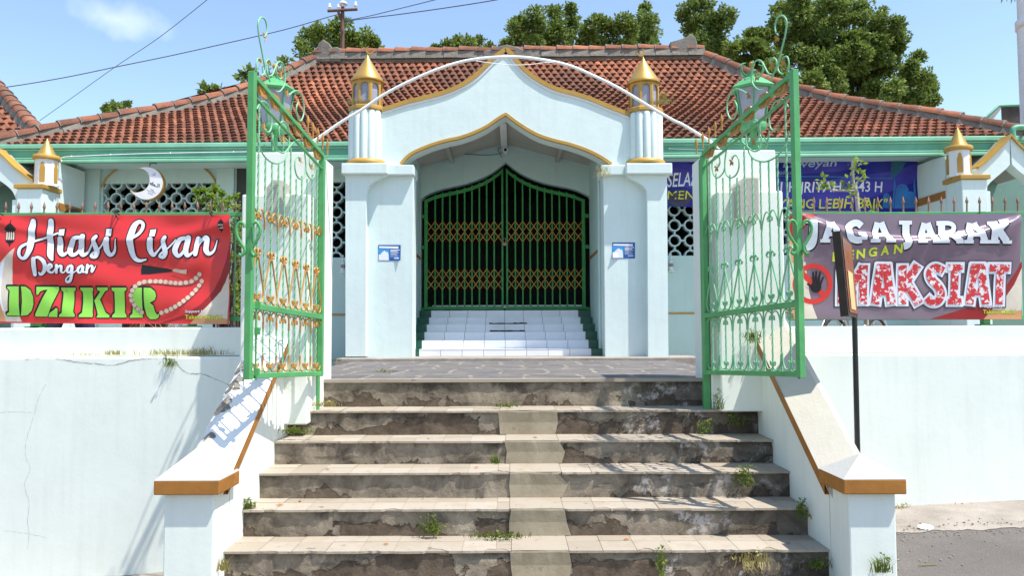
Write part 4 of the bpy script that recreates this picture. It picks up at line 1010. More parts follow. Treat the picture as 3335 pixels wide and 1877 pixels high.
# ================================================================== MOSQUE BUILDING
Yw = 12.2                                                  # facade wall
_ya = R(-1.2)
def yaw(p):
    x, y = p[0], p[1]-11.4
    return (x*math.cos(_ya)-y*math.sin(_ya), 11.4+x*math.sin(_ya)+y*math.cos(_ya), p[2])
XF = yaw
X0 = -.12
ms_ = thing('mosque', 'low mosque with orange tiled hipped roof, green fascia and pale green walls behind the portal', 'mosque', (X0, 12, 1.05))
def roof_z(u):
    pts = [(0, zat(458, 11.45)), (.25, zat(395, 12.34)), (.5, zat(346, 13.22)), (.75, zat(283, 14.11)), (1, zat(192, 15.0))]
    u = max(0, min(1, u)); i = min(3, int(u*4)); q = [pts[0]]+pts+[pts[-1]]
    t = u*4-i; a, b, c, d = q[i][1], q[i+1][1], q[i+2][1], q[i+3][1]
    if i == 0: a = 2*b-c
    if i == 3: d = 2*c-b
    return .5*((2*b)+(-a+c)*t+(2*a-5*b+4*c-d)*t*t+(-a+3*b-3*c+d)*t**3)
roof_y = lambda u: 11.45+3.55*u
hipx = lambda u: 7.77-3.94*u
def tile_roof(parent, NR, tw, ry, rz, xl, xr, wob=1.0, skip=None):
    """rows of S-shaped clay tiles, each tile its own raised lip"""
    m = MB(); U = [i/NR for i in range(NR+1)]
    for r in range(NR):
        u0, u1 = U[r], U[r+1]; ya, yb = ry(u0), ry(u1); za, zb_ = rz(u0), rz(u1)
        dy, dz = yb-ya, zb_-za; L = math.hypot(dy, dz); ny, nz_ = -dz/L, dy/L
        x = xl(u0)-(tw/2 if r % 2 else 0)-rnd(0, .01)
        while x < xr(u0):
            lo, hi = max(x, xl(u0)), min(x+tw, xr(u0)); hx0, hx1 = xl(u1), xr(u1)
            if hi-lo < .02 or (skip and skip(x, u0)): x += tw; continue
            t = min(1, max(0, .5+random.gauss(0, .22))); lift = .035+rnd(-.004, .007)*wob; sl_ = rnd(-.006, .006)*wob
            S = 6; A, B_, Cc = [], [], []
            for k in range(S+1):
                f = k/S; xx = lo+(hi-lo)*f; g_ = (xx-x)/tw
                w = .020*math.sin(2*math.pi*(g_-.15))+.012*math.sin(4*math.pi*g_)
                xe = min(max(xx, hx0), hx1)
                o0 = w+lift; o1 = w*.9+.004
                A.append((xx, ya+sl_*0+ny*o0, za+nz_*o0)); Cc.append((xx, ya+ny*(w*.2-.02), za+nz_*(w*.2-.02)))
                ext = 1.12
                B_.append((xe if abs(xe-xx) > 1e-6 else xx, ya+dy*ext+ny*o1, za+dz*ext+nz_*o1))
            m.add(A+B_+Cc, [(k, k+1, S+2+k, S+1+k) for k in range(S)], t, True)
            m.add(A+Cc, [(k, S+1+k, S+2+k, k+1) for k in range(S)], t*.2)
            x += tw
    return m
tile_roof(ms_, 27, .140, roof_y, roof_z, lambda u: X0-hipx(u), lambda u: X0+hipx(u), skip=lambda x, u: abs(x+.09) < 1.62 and u < .17).build('tiled_roof', roof_m, ms_, origin=(X0, 11.45, 4.4))
# hidden slopes close the roof
b = MB(); e0, e1 = X0-hipx(0), X0+hipx(0); r0, r1 = X0-hipx(1), X0+hipx(1); ze, zr_ = roof_z(0)-.03, roof_z(1)-.03
b.add([(e0, 11.47, ze), (e1, 11.47, ze), (r1, 15, zr_), (r0, 15, zr_), (e0, 22, ze), (e1, 22, ze), (r0, 18, zr_), (r1, 18, zr_)], [(0, 3, 6, 4), (1, 5, 7, 2), (3, 2, 7, 6), (4, 6, 7, 5)])
b.build('rear_roof', roof_m, ms_)
# hip and ridge caps on mortar beds
def caps(path, seg, rr, name, par=None):
    par = par or ms_
    P = [Vector(p) for p in path]; D = [0]
    for a, b_ in zip(P, P[1:]): D.append(D[-1]+(b_-a).length)
    def pos(d):
        for i in range(len(P)-1):
            if d <= D[i+1] or i == len(P)-2:
                t = (d-D[i])/(D[i+1]-D[i]); return P[i]+(P[i+1]-P[i])*t
    n_ = int(D[-1]/seg); seg = D[-1]/n_
    bed = MB(); cap = MB()
    for i in range(n_):
        a, e = pos(i*seg), pos(min(D[-1], (i+1.06)*seg)); t = (e-a).normalized(); s_ = t.cross(Vector((0, 0, 1))).normalized(); up = s_.cross(t)
        j = rnd(-.012, .012); r_a, r_e = rr*1.16, rr*.92
        vs_ = []
        for p, r_ in ((a, r_a), (e, r_e)):
            for k in range(9):
                an = math.pi*k/8; vs_.append(p+s_*math.cos(an)*r_*1.25+up*(math.sin(an)*r_*.95+.045+j))
        cap.add(vs_, [(k, k+1, 10+k, 9+k) for k in range(8)], rnd(.35, 1), True)
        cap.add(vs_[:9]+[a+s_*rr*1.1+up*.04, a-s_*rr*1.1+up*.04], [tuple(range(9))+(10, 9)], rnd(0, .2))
        wv = rnd(.85, 1.15)
        bed.add([a+s_*rr*1.35*wv-up*.10, a+s_*rr*1.1+up*.075, a-s_*rr*1.1+up*.075, a-s_*rr*1.5*wv-up*.10, e+s_*rr*1.35-up*.10, e+s_*rr*1.1+up*.075, e-s_*rr*1.1+up*.075, e-s_*rr*1.5-up*.10], [(0, 1, 5, 4), (1, 2, 6, 5), (2, 3, 7, 6)])
        # mortar joint ring
        vs_ = []
        for off in (-.016, .022):
            for k in range(9):
                an = math.pi*k/8; vs_.append(a+t*off+s_*math.cos(an)*rr*1.42+up*(math.sin(an)*rr*1.16+.04+j))
        bed.add(vs_, [(k, k+1, 10+k, 9+k) for k in range(8)]+[tuple(range(9)), tuple(range(9, 18))])
    bed.build(name+'_mortar', darkcem, par); cap.build(name+'_tiles', roof_m, par)
hp = [k/16 for k in range(17)]
caps([(X0-hipx(u), roof_y(u), roof_z(u)+.015) for u in hp], .30, .105, 'hip')
caps([(X0+hipx(u), roof_y(u), roof_z(u)+.015) for u in hp], .30, .105, 'hip')
caps([(r0-.02, 15, zr_+.12), (r1+.02, 15, zr_+.12)], .32, .115, 'ridge')
b = MB(); b.box(r0, r1, 14.90, 15.10, zr_-.1, zr_+.19); b.build('ridge_mortar', darkcem, ms_)
def orn(pts, ox, oy, sc, lab):
    b = MB(); q = [(at(ox+x*sc, oy+y*sc, 14.85).x, at(ox+x*sc, oy+y*sc, 14.85).z) for x, y in pts]
    b.prism(q, 14.85, 15.25); b.build('ridge_ornament', darkcem, ms_, bevel=.02)
OL = [(300, 1290), (310, 1130), (305, 1085), (385, 1060), (392, 1010), (378, 960), (400, 890), (470, 830), (510, 795), (560, 840), (640, 890), (662, 960), (650, 1010), (720, 975), (800, 965), (880, 1000), (895, 1050), (890, 1290)]
orn(OL, 960, 0, .1518, '')
orn([(1560, 185), (1560, 162), (1590, 160), (1600, 150), (1640, 144), (1675, 152), (1690, 160), (1720, 162), (1720, 185)], 0, 0, 1.0, '')
orn([(2168, 175), (2168, 140), (2190, 134), (2222, 124), (2235, 112), (2250, 124), (2256, 140), (2258, 175)], 0, 0, 1.0, '')
# eave: fascia with mouldings, soffit
zf1, zf0 = zat(456, 11.4), zat(518, 11.4)
fx0, fx1 = X0-7.85, X0+7.85
pA, pB = -2.12, 1.93
for q0, q1 in ((fx0, pA), (pB, fx1)):
    b = MB(); b.box(q0, q1, 11.41, 11.47, zf0, zf1); b.build('fascia', green_f, ms_)
for za, zb_, yy in ((zf1-.075, zf1-.005, 11.37), (zf1-.105, zf1-.08, 11.39), (zf0-.004, zf0+.045, 11.38), (zf0+.058, zf0+.078, 11.395)):
    for q0, q1 in ((fx0-.01, pA), (pB, fx1+.01)):
        b = MB(); b.box(q0, q1, yy, 11.408, za, zb_); b.build('fascia_moulding', green_f2, ms_, bevel=.012)
for q0, q1 in ((fx0, pA), (pB, fx1)):
    b = MB(); b.box(q0, q1, 11.472, 12.6, zf0+.06, zf0+.09); b.build('soffit', mint_deep, ms_)
# facade wall with openings (breeze block panels, doorway, side door)
ZB_T, ZB_B = zat(588, Yw, 1667), zat(836, Yw, 1667)
ox = lambda px: xat(px, Yw, 800)
dl, dr = ox(1366), ox(1925)
holes = [(ox(312), ox(693)), (ox(985), ox(1318)), (dl, dr), (ox(1985), ox(2560))]
wm = MB(); zt, zbm = zf0+.06, .9
xs_ = [-7.4]+[v for h in holes for v in h]+[7.4]
for i in range(0, len(xs_), 2): wm.box(xs_[i], xs_[i+1], Yw, Yw+.18, zbm, zt)
for i, (a_, c_) in enumerate(holes):
    if i == 2: continue
    wm.box(a_, c_, Yw, Yw+.18, ZB_T, zt); wm.box(a_, c_, Yw, Yw+.18, zbm, ZB_B)
# ogee head of the doorway
ogee = [(105, 730), (150, 680), (220, 640), (300, 605), (400, 575), (520, 550), (640, 525), (760, 495), (880, 455), (1000, 405), (1100, 350), (1200, 280), (1292, 198)]
og = [at(1340+.2345*x, 480+.2345*y, Yw) for x, y in ogee]; og = [(p.x, p.z) for p in og]; cxm = og[-1][0]
og = [(dl, og[0][1])]+og[1:]
full = og+[(2*cxm-x, z) for x, z in og[:-1][::-1]]; full[-1] = (dr, full[-1][1])
half = full[:len(og)]
topz = max(zt, zat(440, Yw))
wm.prism([(dl, topz), (dl, half[0][1])]+half[1:]+[(cxm, topz)], Yw, Yw+.18); wm.prism([(cxm, topz)]+full[len(og)-1:]+[(dr, topz)], Yw, Yw+.18)
wm.build('facade_wall', mint_deep, ms_, bevel=.006)
# plinth dado line
b = MB()
for x0, x1 in ((-7, ox(1366)-.3), (ox(1930)+.3, 7)): b.box(x0, x1, Yw-.012, Yw-.002, zat(1028, Yw, 1100), zat(1022, Yw, 1100))
b.build('dado_line', gold_p, ms_)
# pilasters on the facade
for a_, c_ in ((250, 306), (694, 752), (3000, 3040)):
    b = MB(); b.box(ox(a_), ox(c_), Yw-.06, Yw-.003, 1.05, zt); b.build('pilaster', mint_deep, ms_, bevel=.006)
b = MB(); b.box(ox(757), ox(800), Yw-.004, Yw-.001, 1.05, zat(545, Yw, 780)); b.build('side_doorway', dark_in, ms_)
am = MB(); pa = [(243, 605), (262, 575), (300, 548), (350, 532), (420, 526), (500, 523), (600, 530), (650, 545), (685, 575), (700, 605)]
pp = [at(312+(x-243)*.84, y, Yw-.02) for x, y in pa]; am.tube(crom([tuple(p) for p in pp], 5), .014, 6); am.build('arch_moulding', gold_p, ms_)
# breeze block screens: rings joined by short ties
ring_m = plaster('breeze_block_paint', (.46, .60, .60), amt=.10)
def screen(x0, x1, pitch, xc):
    m = MB(); z0, z1 = ZB_B, ZB_T; rows = int(round((z1-z0)/pitch)); pz = (z1-z0)/rows
    r1, r0 = pitch*.40, pitch*.305; ya, yb = Yw+.02, Yw+.15; N = 28
    k0 = int(math.floor((x0-xc)/pitch))-1; k1 = int(math.ceil((x1-xc)/pitch))+1
    for k in range(k0, k1+1):
        for j in range(rows+1):
            cx, cz = xc+k*pitch, z1-j*pz; seg = []
            for i in range(N):
                an = 2*math.pi*i/N; X_o, Z_o = cx+r1*math.cos(an), cz+r1*math.sin(an)
                seg.append(an)
            for i in range(N):
                a0, a1 = 2*math.pi*i/N, 2*math.pi*(i+1)/N
                q = [(cx+r*math.cos(a_), cz+r*math.sin(a_)) for r, a_ in ((r0, a0), (r1, a0), (r1, a1), (r0, a1))]
                mx_, mz_ = sum(p[0] for p in q)/4, sum(p[1] for p in q)/4
                if not (x0 < mx_ < x1 and z0 < mz_ < z1): continue
                q = [(min(max(a_, x0), x1), min(max(c_, z0), z1)) for a_, c_ in q]
                m.add([(p[0], ya, p[1]) for p in q]+[(p[0], yb, p[1]) for p in q], [(0, 1, 2, 3), (4, 7, 6, 5), (0, 3, 7, 4), (1, 5, 6, 2)])
            t_ = pitch*.052
            if x0 < cx+r1 and cx+pitch-r1 < x1 and z0 < cz < z1: m.box(max(x0, cx+r1*.98), min(x1, cx+pitch-r1*.98), ya+.004, yb-.004, cz-t_, cz+t_)
            if x0 < cx < x1 and j < rows: m.box(cx-t_, cx+t_, ya+.004, yb-.004, cz-pz+r1*.98, cz-r1*.98)
    m.build('breeze_block_screen', ring_m, ms_)
pt = .2465
screen(*holes[0], pt, xat(358, Yw, 650)); screen(*holes[1], pt, xat(1088, Yw, 700)); screen(*holes[3], pt, xat(2193, Yw, 760))
# dark interior behind the openings
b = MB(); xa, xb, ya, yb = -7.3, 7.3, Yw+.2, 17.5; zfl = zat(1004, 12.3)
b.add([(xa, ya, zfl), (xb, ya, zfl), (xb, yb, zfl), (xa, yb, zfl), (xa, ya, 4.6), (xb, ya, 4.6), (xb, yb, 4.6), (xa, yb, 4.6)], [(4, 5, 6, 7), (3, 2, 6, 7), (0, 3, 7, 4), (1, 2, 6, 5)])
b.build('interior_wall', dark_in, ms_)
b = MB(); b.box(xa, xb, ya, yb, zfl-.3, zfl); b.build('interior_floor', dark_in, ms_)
b = MB()
for k in range(9):
    x = dl+.15+(dr-dl-.3)*k/9; w_ = (dr-dl-.3)/9; b.box(x+.002, x+w_-.002, Yw+.30, Yw+.62, zfl+.002, zfl+.055, rnd(.2, .8))
b.build('threshold_tiles', white_t, ms_)
XF = None
# cable of fairy lights along the fascia
def cable(name, pts, Y, r, mat, lab, cat, bulbs=0, group=None):
    P = [at(*p, Y) for p in pts]; b = MB(); C = crom([tuple(p) for p in P], 6); b.tube(C, r, 5); 
    o = b.build(name, mat, None, lab, cat, group)
    if bulbs:
        for i in range(0, len(C), bulbs):
            q = MB(); q.ball(C[i], .014, 6); k = q.build('bulb', pipe_w, o)
    return o
cable('light_string', [(200, 525), (205, 512), (270, 508), (360, 504), (480, 500), (630, 497), (760, 495), (830, 494)], 11.35, .006, pipe_w, 'thin string of white lights along the left half of the green fascia', 'light string', 9, 'strings of lights on the fascia')
cable('light_string', [(2180, 484), (2300, 488), (2420, 490), (2560, 492), (2700, 492), (2850, 488), (2960, 484), (3050, 492)], 11.35, .006, pipe_w, 'thin string of white lights along the right half of the green fascia', 'light string', 9, 'strings of lights on the fascia')
# ================================================================== PORTAL
po = thing('entrance_portal', 'white Moorish portal with ogee arch, fluted columns and gold trimmings', 'portal', (-.09, 10.3, ZL))
ZP = zat(1166, 10.0)
b = MB(); b.box(xat(1092, 9.88), xat(2292, 9.88), 9.88, 10.75, ZL-.1, ZP); b.build('plinth', conc_m, po, bevel=.008)
def r5(x, y): return (1112+.4317*x, .4317*y)
def pier(sg):
    L = sg < 0
    m = (lambda x: x)
    # outer strip with concave bracket under its cap
    if L: pts = [(1125, 1163), (1125, 562), (1262, 562), (1258, 572), (1240, 580), (1218, 592), (1203, 604), (1196, 618), (1193, 640), (1192, 1163)]
    else: pts = [(2177, 1163), (2172, 562), (2039, 562), (2043, 575), (2060, 585), (2080, 596), (2098, 608), (2106, 622), (2108, 640), (2111, 1163)]
    b = MB(); b.prism([(at(x, y, 10.2).x, at(x, y, 10.2).z) for x, y in pts], 10.2, 10.66); b.build('pier', mint2, po, bevel=.006)
    xa, xb = (1150, 1345) if L else (1968, 2150)
    b = MB(); b.box(xat(xa, 10.33, 900), xat(xb, 10.33, 900), 10.33, 10.665, ZP-.05, zat(560, 10.33)); b.build('pier', mint2, po, bevel=.006)
    # caps
    c = (1111, 1262) if L else (2040, 2190)
    b = MB(); b.box(xat(c[0], 10.12, 550), xat(c[1], 10.12, 550), 10.12, 10.72, zat(566, 10.12, c[0]), zat(531, 10.12, c[0])); b.build('pier_cap', mint2, po, bevel=.012)
    c = (1266, 1347) if L else (1957, 2037)
    b = MB(); b.box(xat(c[0], 10.24, 550), xat(c[1], 10.24, 550), 10.24, 10.70, zat(569, 10.24, c[0]), zat(537, 10.24, c[0])); b.build('pier_cap', mint2, po, bevel=.010)
    # porch side wall with its moulded jamb and gold dado strip
    xs1 = xat(1368, Yw) if L else xat(1922, Yw)
    b = MB(); x2 = xs1+sg*.16; b.box(min(xs1, x2), max(xs1, x2), 10.67, Yw-.002, ZP-.02, 4.3); b.build('porch_side_wall', mint_deep, po)
    b = MB(); b.box(min(xs1, xs1-sg*.03), max(xs1, xs1-sg*.03), 10.70, 10.82, ZP, 4.1); b.build('jamb_moulding', mint_deep, po, bevel=.01)
    b = MB(); z_ = zat(826, 11.4, 1355 if L else 1940); b.box(min(xs1, xs1-sg*.012), max(xs1, xs1-sg*.012), 10.83, Yw-.01, z_-.02, z_+.02); b.build('dado_strip', brown_t, po)
    # fluted half column
    cx, Yc = (xat(1195.5, 10.42, 440), 10.42) if L else (xat(2098, 10.42, 440), 10.42)
    z0, z1 = zat(522 if L else 524, 10.25), zat(352 if L else 361, 10.25); r_ = .213
    b = MB(); b.lathe((cx, Yc, 0), [(r_, z0), (r_, z1)], 30)
    for k in range(14):
        a_ = 2*math.pi*(k+.5)/14; b.lathe((cx+(r_-.012)*math.cos(a_), Yc+(r_-.012)*math.sin(a_), 0), [(.052, z0), (.052, z1-.06), (.044, z1-.03), (.02, z1-.01)], 12)
    b.build('fluted_column', mint2, po)
    b = MB(); b.lathe((cx, Yc, z0-.045), [(.285, 0), (.29, .02), (.275, .055), (.25, .07)], 32); b.build('gold_base_ring', gold_p, po)
    b = MB(); b.lathe((cx, Yc, z1-.012), [(.255, 0), (.262, .012), (.262, .05), (.25, .062)], 8, .39, .39+2*math.pi, smooth=False); b.build('gold_top_ring', gold_p, po)
    # octagonal lantern turret
    zt0, zt1 = z1+.045, zat(258 if L else 267, 10.3); R8 = .212; ph = .39-.0
    for k in range(8):
        a0, a1 = ph+k*math.pi/4, ph+(k+1)*math.pi/4
        pa, pb_ = Vector((cx+R8*math.cos(a0), Yc+R8*math.sin(a0), 0)), Vector((cx+R8*math.cos(a1), Yc+R8*math.sin(a1), 0))
        inn = Vector((cx, Yc, 0))-(pa+pb_)/2; inn.normalize()
        f = MB(); H = zt1-zt0; N = 12
        arch = [(.17, 0.0)]+[(.5-.33*math.cos(math.pi*q/N), .70+.18*math.sin(math.pi*q/N)) for q in range(N+1)]+[(.83, 0.0)]
        P3 = lambda t, h, o=0: pa+(pb_-pa)*t+Vector((0, 0, zt0+H*(h*.92+.06)))+inn*o
        outer = [(0, -.06)]+[(0 if q < N/2 else 1, 1.02) if False else (arch[q+1][0], 1.02) for q in range(N+1)]+[(1, -.06)]
        outer[1] = (0, 1.02); outer[N+1] = (1, 1.02)
        n_ = len(arch)
        vs_ = [P3(*p) for p in arch]+[P3(*p) for p in outer]+[P3(p[0], p[1], .02) for p in arch]
        fs = [(q, q+1, n_+q+1, n_+q) for q in range(n_-1)]+[(q, 2*n_+q, 2*n_+q+1, q+1) for q in range(n_-1)]
        f.add(vs_, fs); f.add([P3(0, -.06), P3(1, -.06), P3(.83, 0), P3(.17, 0)], [(0, 1, 2, 3)])
        tf_ = f.build('turret_frame', gold_p, po)
        f = MB(); f.add([P3(p[0], p[1], .022) for p in arch], [tuple(range(n_))]); f.build('turret_pane', glass_g, tf_)
    ap_ = zat(180 if L else 190, 10.42)
    b = MB(); b.lathe((cx, Yc, 0), [(.20, zt1-.005), (.228, zt1-.012), (.232, zt1+.006), (.205, zt1+.05), (.11, zt1+(ap_-zt1)*.55), (.045, zt1+(ap_-zt1)*.83), (.012, ap_-.01), (.004, ap_+.03)], 28, cap=False); b.build('cone_roof', gold_m, po)
    # crescent finial
    c3 = at(1205 if L else 2087, 163 if L else 170, 10.42); N = 18; v_ = []
    tl = -.5 if L else .45
    for k in range(N+1):
        a_ = math.radians(135+270*k/N-0); a2_ = math.radians(140+260*k/N)
        v_.append((.058*math.cos(a_), .058*math.sin(a_))); v_.append((.045*math.cos(a2_), .014+.045*math.sin(a2_)))
    v3 = [(c3.x+p[0]*math.cos(tl)-p[1]*math.sin(tl), 0, c3.z+p[0]*math.sin(tl)+p[1]*math.cos(tl)) for p in v_]
    b = MB(); n2 = len(v3); b.add([(p[0], 10.412, p[2]) for p in v3]+[(p[0], 10.428, p[2]) for p in v3], [(2*k, 2*k+2, 2*k+3, 2*k+1) for k in range(N)]+[(n2+2*k, n2+2*k+1, n2+2*k+3, n2+2*k+2) for k in range(N)]+[(2*k, n2+2*k, n2+2*k+2, 2*k+2) for k in range(N)]+[(2*k+1, 2*k+3, n2+2*k+3, n2+2*k+1) for k in range(N)])
    b.tube([(cx, Yc, ap_), (c3.x, 10.42, c3.z-.055)], .005, 5)
    b.build('crescent_finial', gold_p, po)
pier(-1); pier(1)
# arch screen between the columns
topc = crom([r5(*p) for p in [(300, 822), (480, 765), (600, 735), (760, 693), (880, 645), (980, 585), (1060, 513), (1130, 442), (1190, 397), (1240, 362)]], 4)
topd = crom([r5(*p) for p in [(1240, 362), (1290, 400), (1330, 455), (1400, 530), (1500, 602), (1620, 662), (1780, 705), (1900, 745), (2020, 795), (2180, 858)]], 4)
botc = crom([r5(*p) for p in [(455, 1245), (500, 1192), (560, 1152), (680, 1102), (800, 1067), (900, 1045), (1000, 1010), (1100, 962), (1180, 907), (1240, 870)]], 4)
botd = crom([r5(*p) for p in [(1240, 870), (1290, 912), (1380, 972), (1480, 1027), (1600, 1067), (1720, 1097), (1850, 1142), (1950, 1192), (2032, 1247)]], 4)
YA = 10.33
pz = lambda p, Y=YA: (at(p[0], p[1], Y).x, at(p[0], p[1], Y).z)
top = [pz(p) for p in topc]+[pz(p) for p in topd[1:]]; bot = [pz(p) for p in botc]+[pz(p) for p in botd[1:]]
b = MB(); zl0 = bot[0][1]
half_t = [pz(p) for p in topc]; half_b = [pz(p) for p in botc]
b.prism([(half_t[0][0], zl0)]+half_t+half_b[::-1], YA, YA+.32)
ht, hb = [pz(p) for p in topd], [pz(p) for p in botd]
b.prism(hb+[(ht[-1][0], hb[-1][1])]+ht[::-1], YA, YA+.32)
b.build('arch_wall', mint2, po)
def trim(curve, name, mat, d0, d1, ya, yb, s=1):
    """strip following a curve; d0..d1 = offset along the outward normal"""
    m = MB(); n_ = len(curve); Q = []
    for i in range(n_):
        a_, c_ = curve[max(i-1, 0)], curve[min(i+1, n_-1)]; t = Vector((c_[0]-a_[0], c_[1]-a_[1])).normalized(); nx, nz_ = -t.y*s, t.x*s
        x, z = curve[i]; Q.append([(x+nx*d0, ya, z+nz_*d0), (x+nx*d1, ya, z+nz_*d1), (x+nx*d1, yb, z+nz_*d1), (x+nx*d0, yb, z+nz_*d0)])
    for p, q in zip(Q, Q[1:]):
        for j in range(4): m.add([p[j], q[j], q[(j+1) % 4], p[(j+1) % 4]], [(0, 1, 2, 3)])
    m.add(Q[0], [(0, 1, 2, 3)]); m.add(Q[-1], [(0, 1, 2, 3)])
    return m.build(name, mat, po)
trim(top, 'gold_coping', gold_p, -.045, .012, YA-.024, YA+.34)
trim(top, 'coping_moulding', white_p, -.078, -.046, YA-.013, YA-.001)
trim(bot, 'gold_arch_edge', gold_p, -.003, .036, YA-.018, YA+.04)
# porch ceiling: two sloping boards with ridge beam and rafters
xr_ = xat(1642, Yw, 480); zr1 = zat(468, Yw); xe_l, xe_r = xat(1360, Yw, 540), xat(1930, Yw, 540); ze_ = zat(548, Yw)
b = MB()
b.add([(xr_, 10.66, zr1), (xr_, Yw, zr1), (xe_l-.05, Yw, ze_), (xe_l-.05, 10.66, ze_)], [(0, 1, 2, 3)]); b.add([(xr_, 10.66, zr1), (xr_, Yw, zr1), (xe_r+.05, Yw, ze_), (xe_r+.05, 10.66, ze_)], [(0, 1, 2, 3)])
b.build('porch_ceiling', beige, po)
b = MB(); b.box(xr_-.048, xr_+.048, 10.67, Yw-.003, zr1-.10, zr1-.012); b.build('ridge_beam', white_p, po, bevel=.005)
for t in (.60,):
    for q, xe in ((-1, xe_l), (1, xe_r)):
        x, z = xr_+(xe-xr_)*t, zr1+(ze_-zr1)*t; b = MB(); b.box(x-.03, x+.03, 10.67, Yw-.003, z-.07, z-.01); b.build('rafter', beige, po)
b = MB(); b.add([(xr_, 10.6, zr1+.12), (xr_, Yw+.1, zr1+.12), (xe_l-.3, Yw+.1, ze_+.05), (xe_l-.3, 10.6, ze_+.05), (xe_r+.3, Yw+.1, ze_+.05), (xe_r+.3, 10.6, ze_+.05)], [(0, 1, 2, 3), (0, 1, 4, 5)]); b.build('porch_roof', roof_m, po)
# tiled steps inside the porch
ts = thing('tiled_steps', 'six white tiled steps with dark green ends inside the portal', 'steps', (-.09, 11.2, ZP))
T5 = lambda zx, zy: (1112+.4317*zx, 626+.4317*zy)
tops_ = [1185, 1118, 1055, 998, 945, 893]; wl5 = [585, 606, 625, 643, 660, 676]; wr5 = [1885, 1865, 1842, 1822, 1803, 1787]; gl5 = [530, 536, 540, 540, 552, 568]; gr5 = [1972, 1962, 1958, 1955, 1932, 1912]
pz0 = ZP
for i in range(6):
    Y = 10.62+.30*i; py = 626+.4317*tops_[i]; zt_ = zat(py, Y); f = lambda zx: xat(1112+.4317*zx, Y, py)
    wx0, wx1, gx0, gx1 = f(wl5[i]), f(wr5[i]), f(gl5[i]), f(gr5[i])
    b = MB(); b.box(gx0, gx1, Y+.006, Yw+.3, pz0-.1 if i == 0 else pz0-.02, zt_-.006); b.build('step_body', grout, ts)
    b = MB(); n8 = 8; w_ = (wx1-wx0)/n8
    for k in range(n8):
        x = wx0+k*w_; t = rnd(.2, .9); b.box(x+.0032, x+w_-.0032, Y, Y+.005, pz0+.002, zt_-.002, t); b.box(x+.0032, x+w_-.0032, Y-.004, Y+.31, zt_-.005, zt_, rnd(.2, .9))
    b.build('white_tiles', white_t, ts)
    for x0, x1 in ((gx0, wx0-.002), (wx1+.002, gx1)):
        b = MB(); b.box(x0, x1, Y-.001, Y+.005, pz0+.002, zt_-.002); b.box(x0, x1, Y-.005, Y+.31, zt_-.0055, zt_+.0005); b.build('green_tiles', green_t, ts)
    pz0 = zt_
def mat_(zx0, zx1, i, lab):
    Y = 10.62+.30*i+.05; py = 626+.4317*tops_[i]; z = zat(py, Y-.05); x0, x1 = xat(1112+.4317*zx0, Y, py), xat(1112+.4317*zx1, Y, py); N = 40
    b = MB(); A = []
    for k in range(N+1):
        x = x0+(x1-x0)*k/N; A.append([(x, Y-.03+.01*mnoise.noise((x*9, i, 0)), z+.004), (x, Y-.03, z+.018+.016*abs(mnoise.noise((x*11, i, 5)))), (x, Y+.2, z+.022+.012*mnoise.noise((x*8, i, 8)))])
    for p, q in zip(A, A[1:]):
        for j in range(2): b.add([p[j], q[j], q[j+1], p[j+1]], [(0, 1, 2, 3)], None, True)
    b.build('doormat', M('black_rag_mat_%d' % i, (.03, .027, .025), .95, .5, 30, .8, 90), None, lab, 'doormat', 'rag mats on the tiled steps')
mat_(1115, 1400, 3, 'upper rumpled black rag mat on the fourth white tiled step')
mat_(1120, 1385, 2, 'lower flat black rag mat on the third white tiled step')
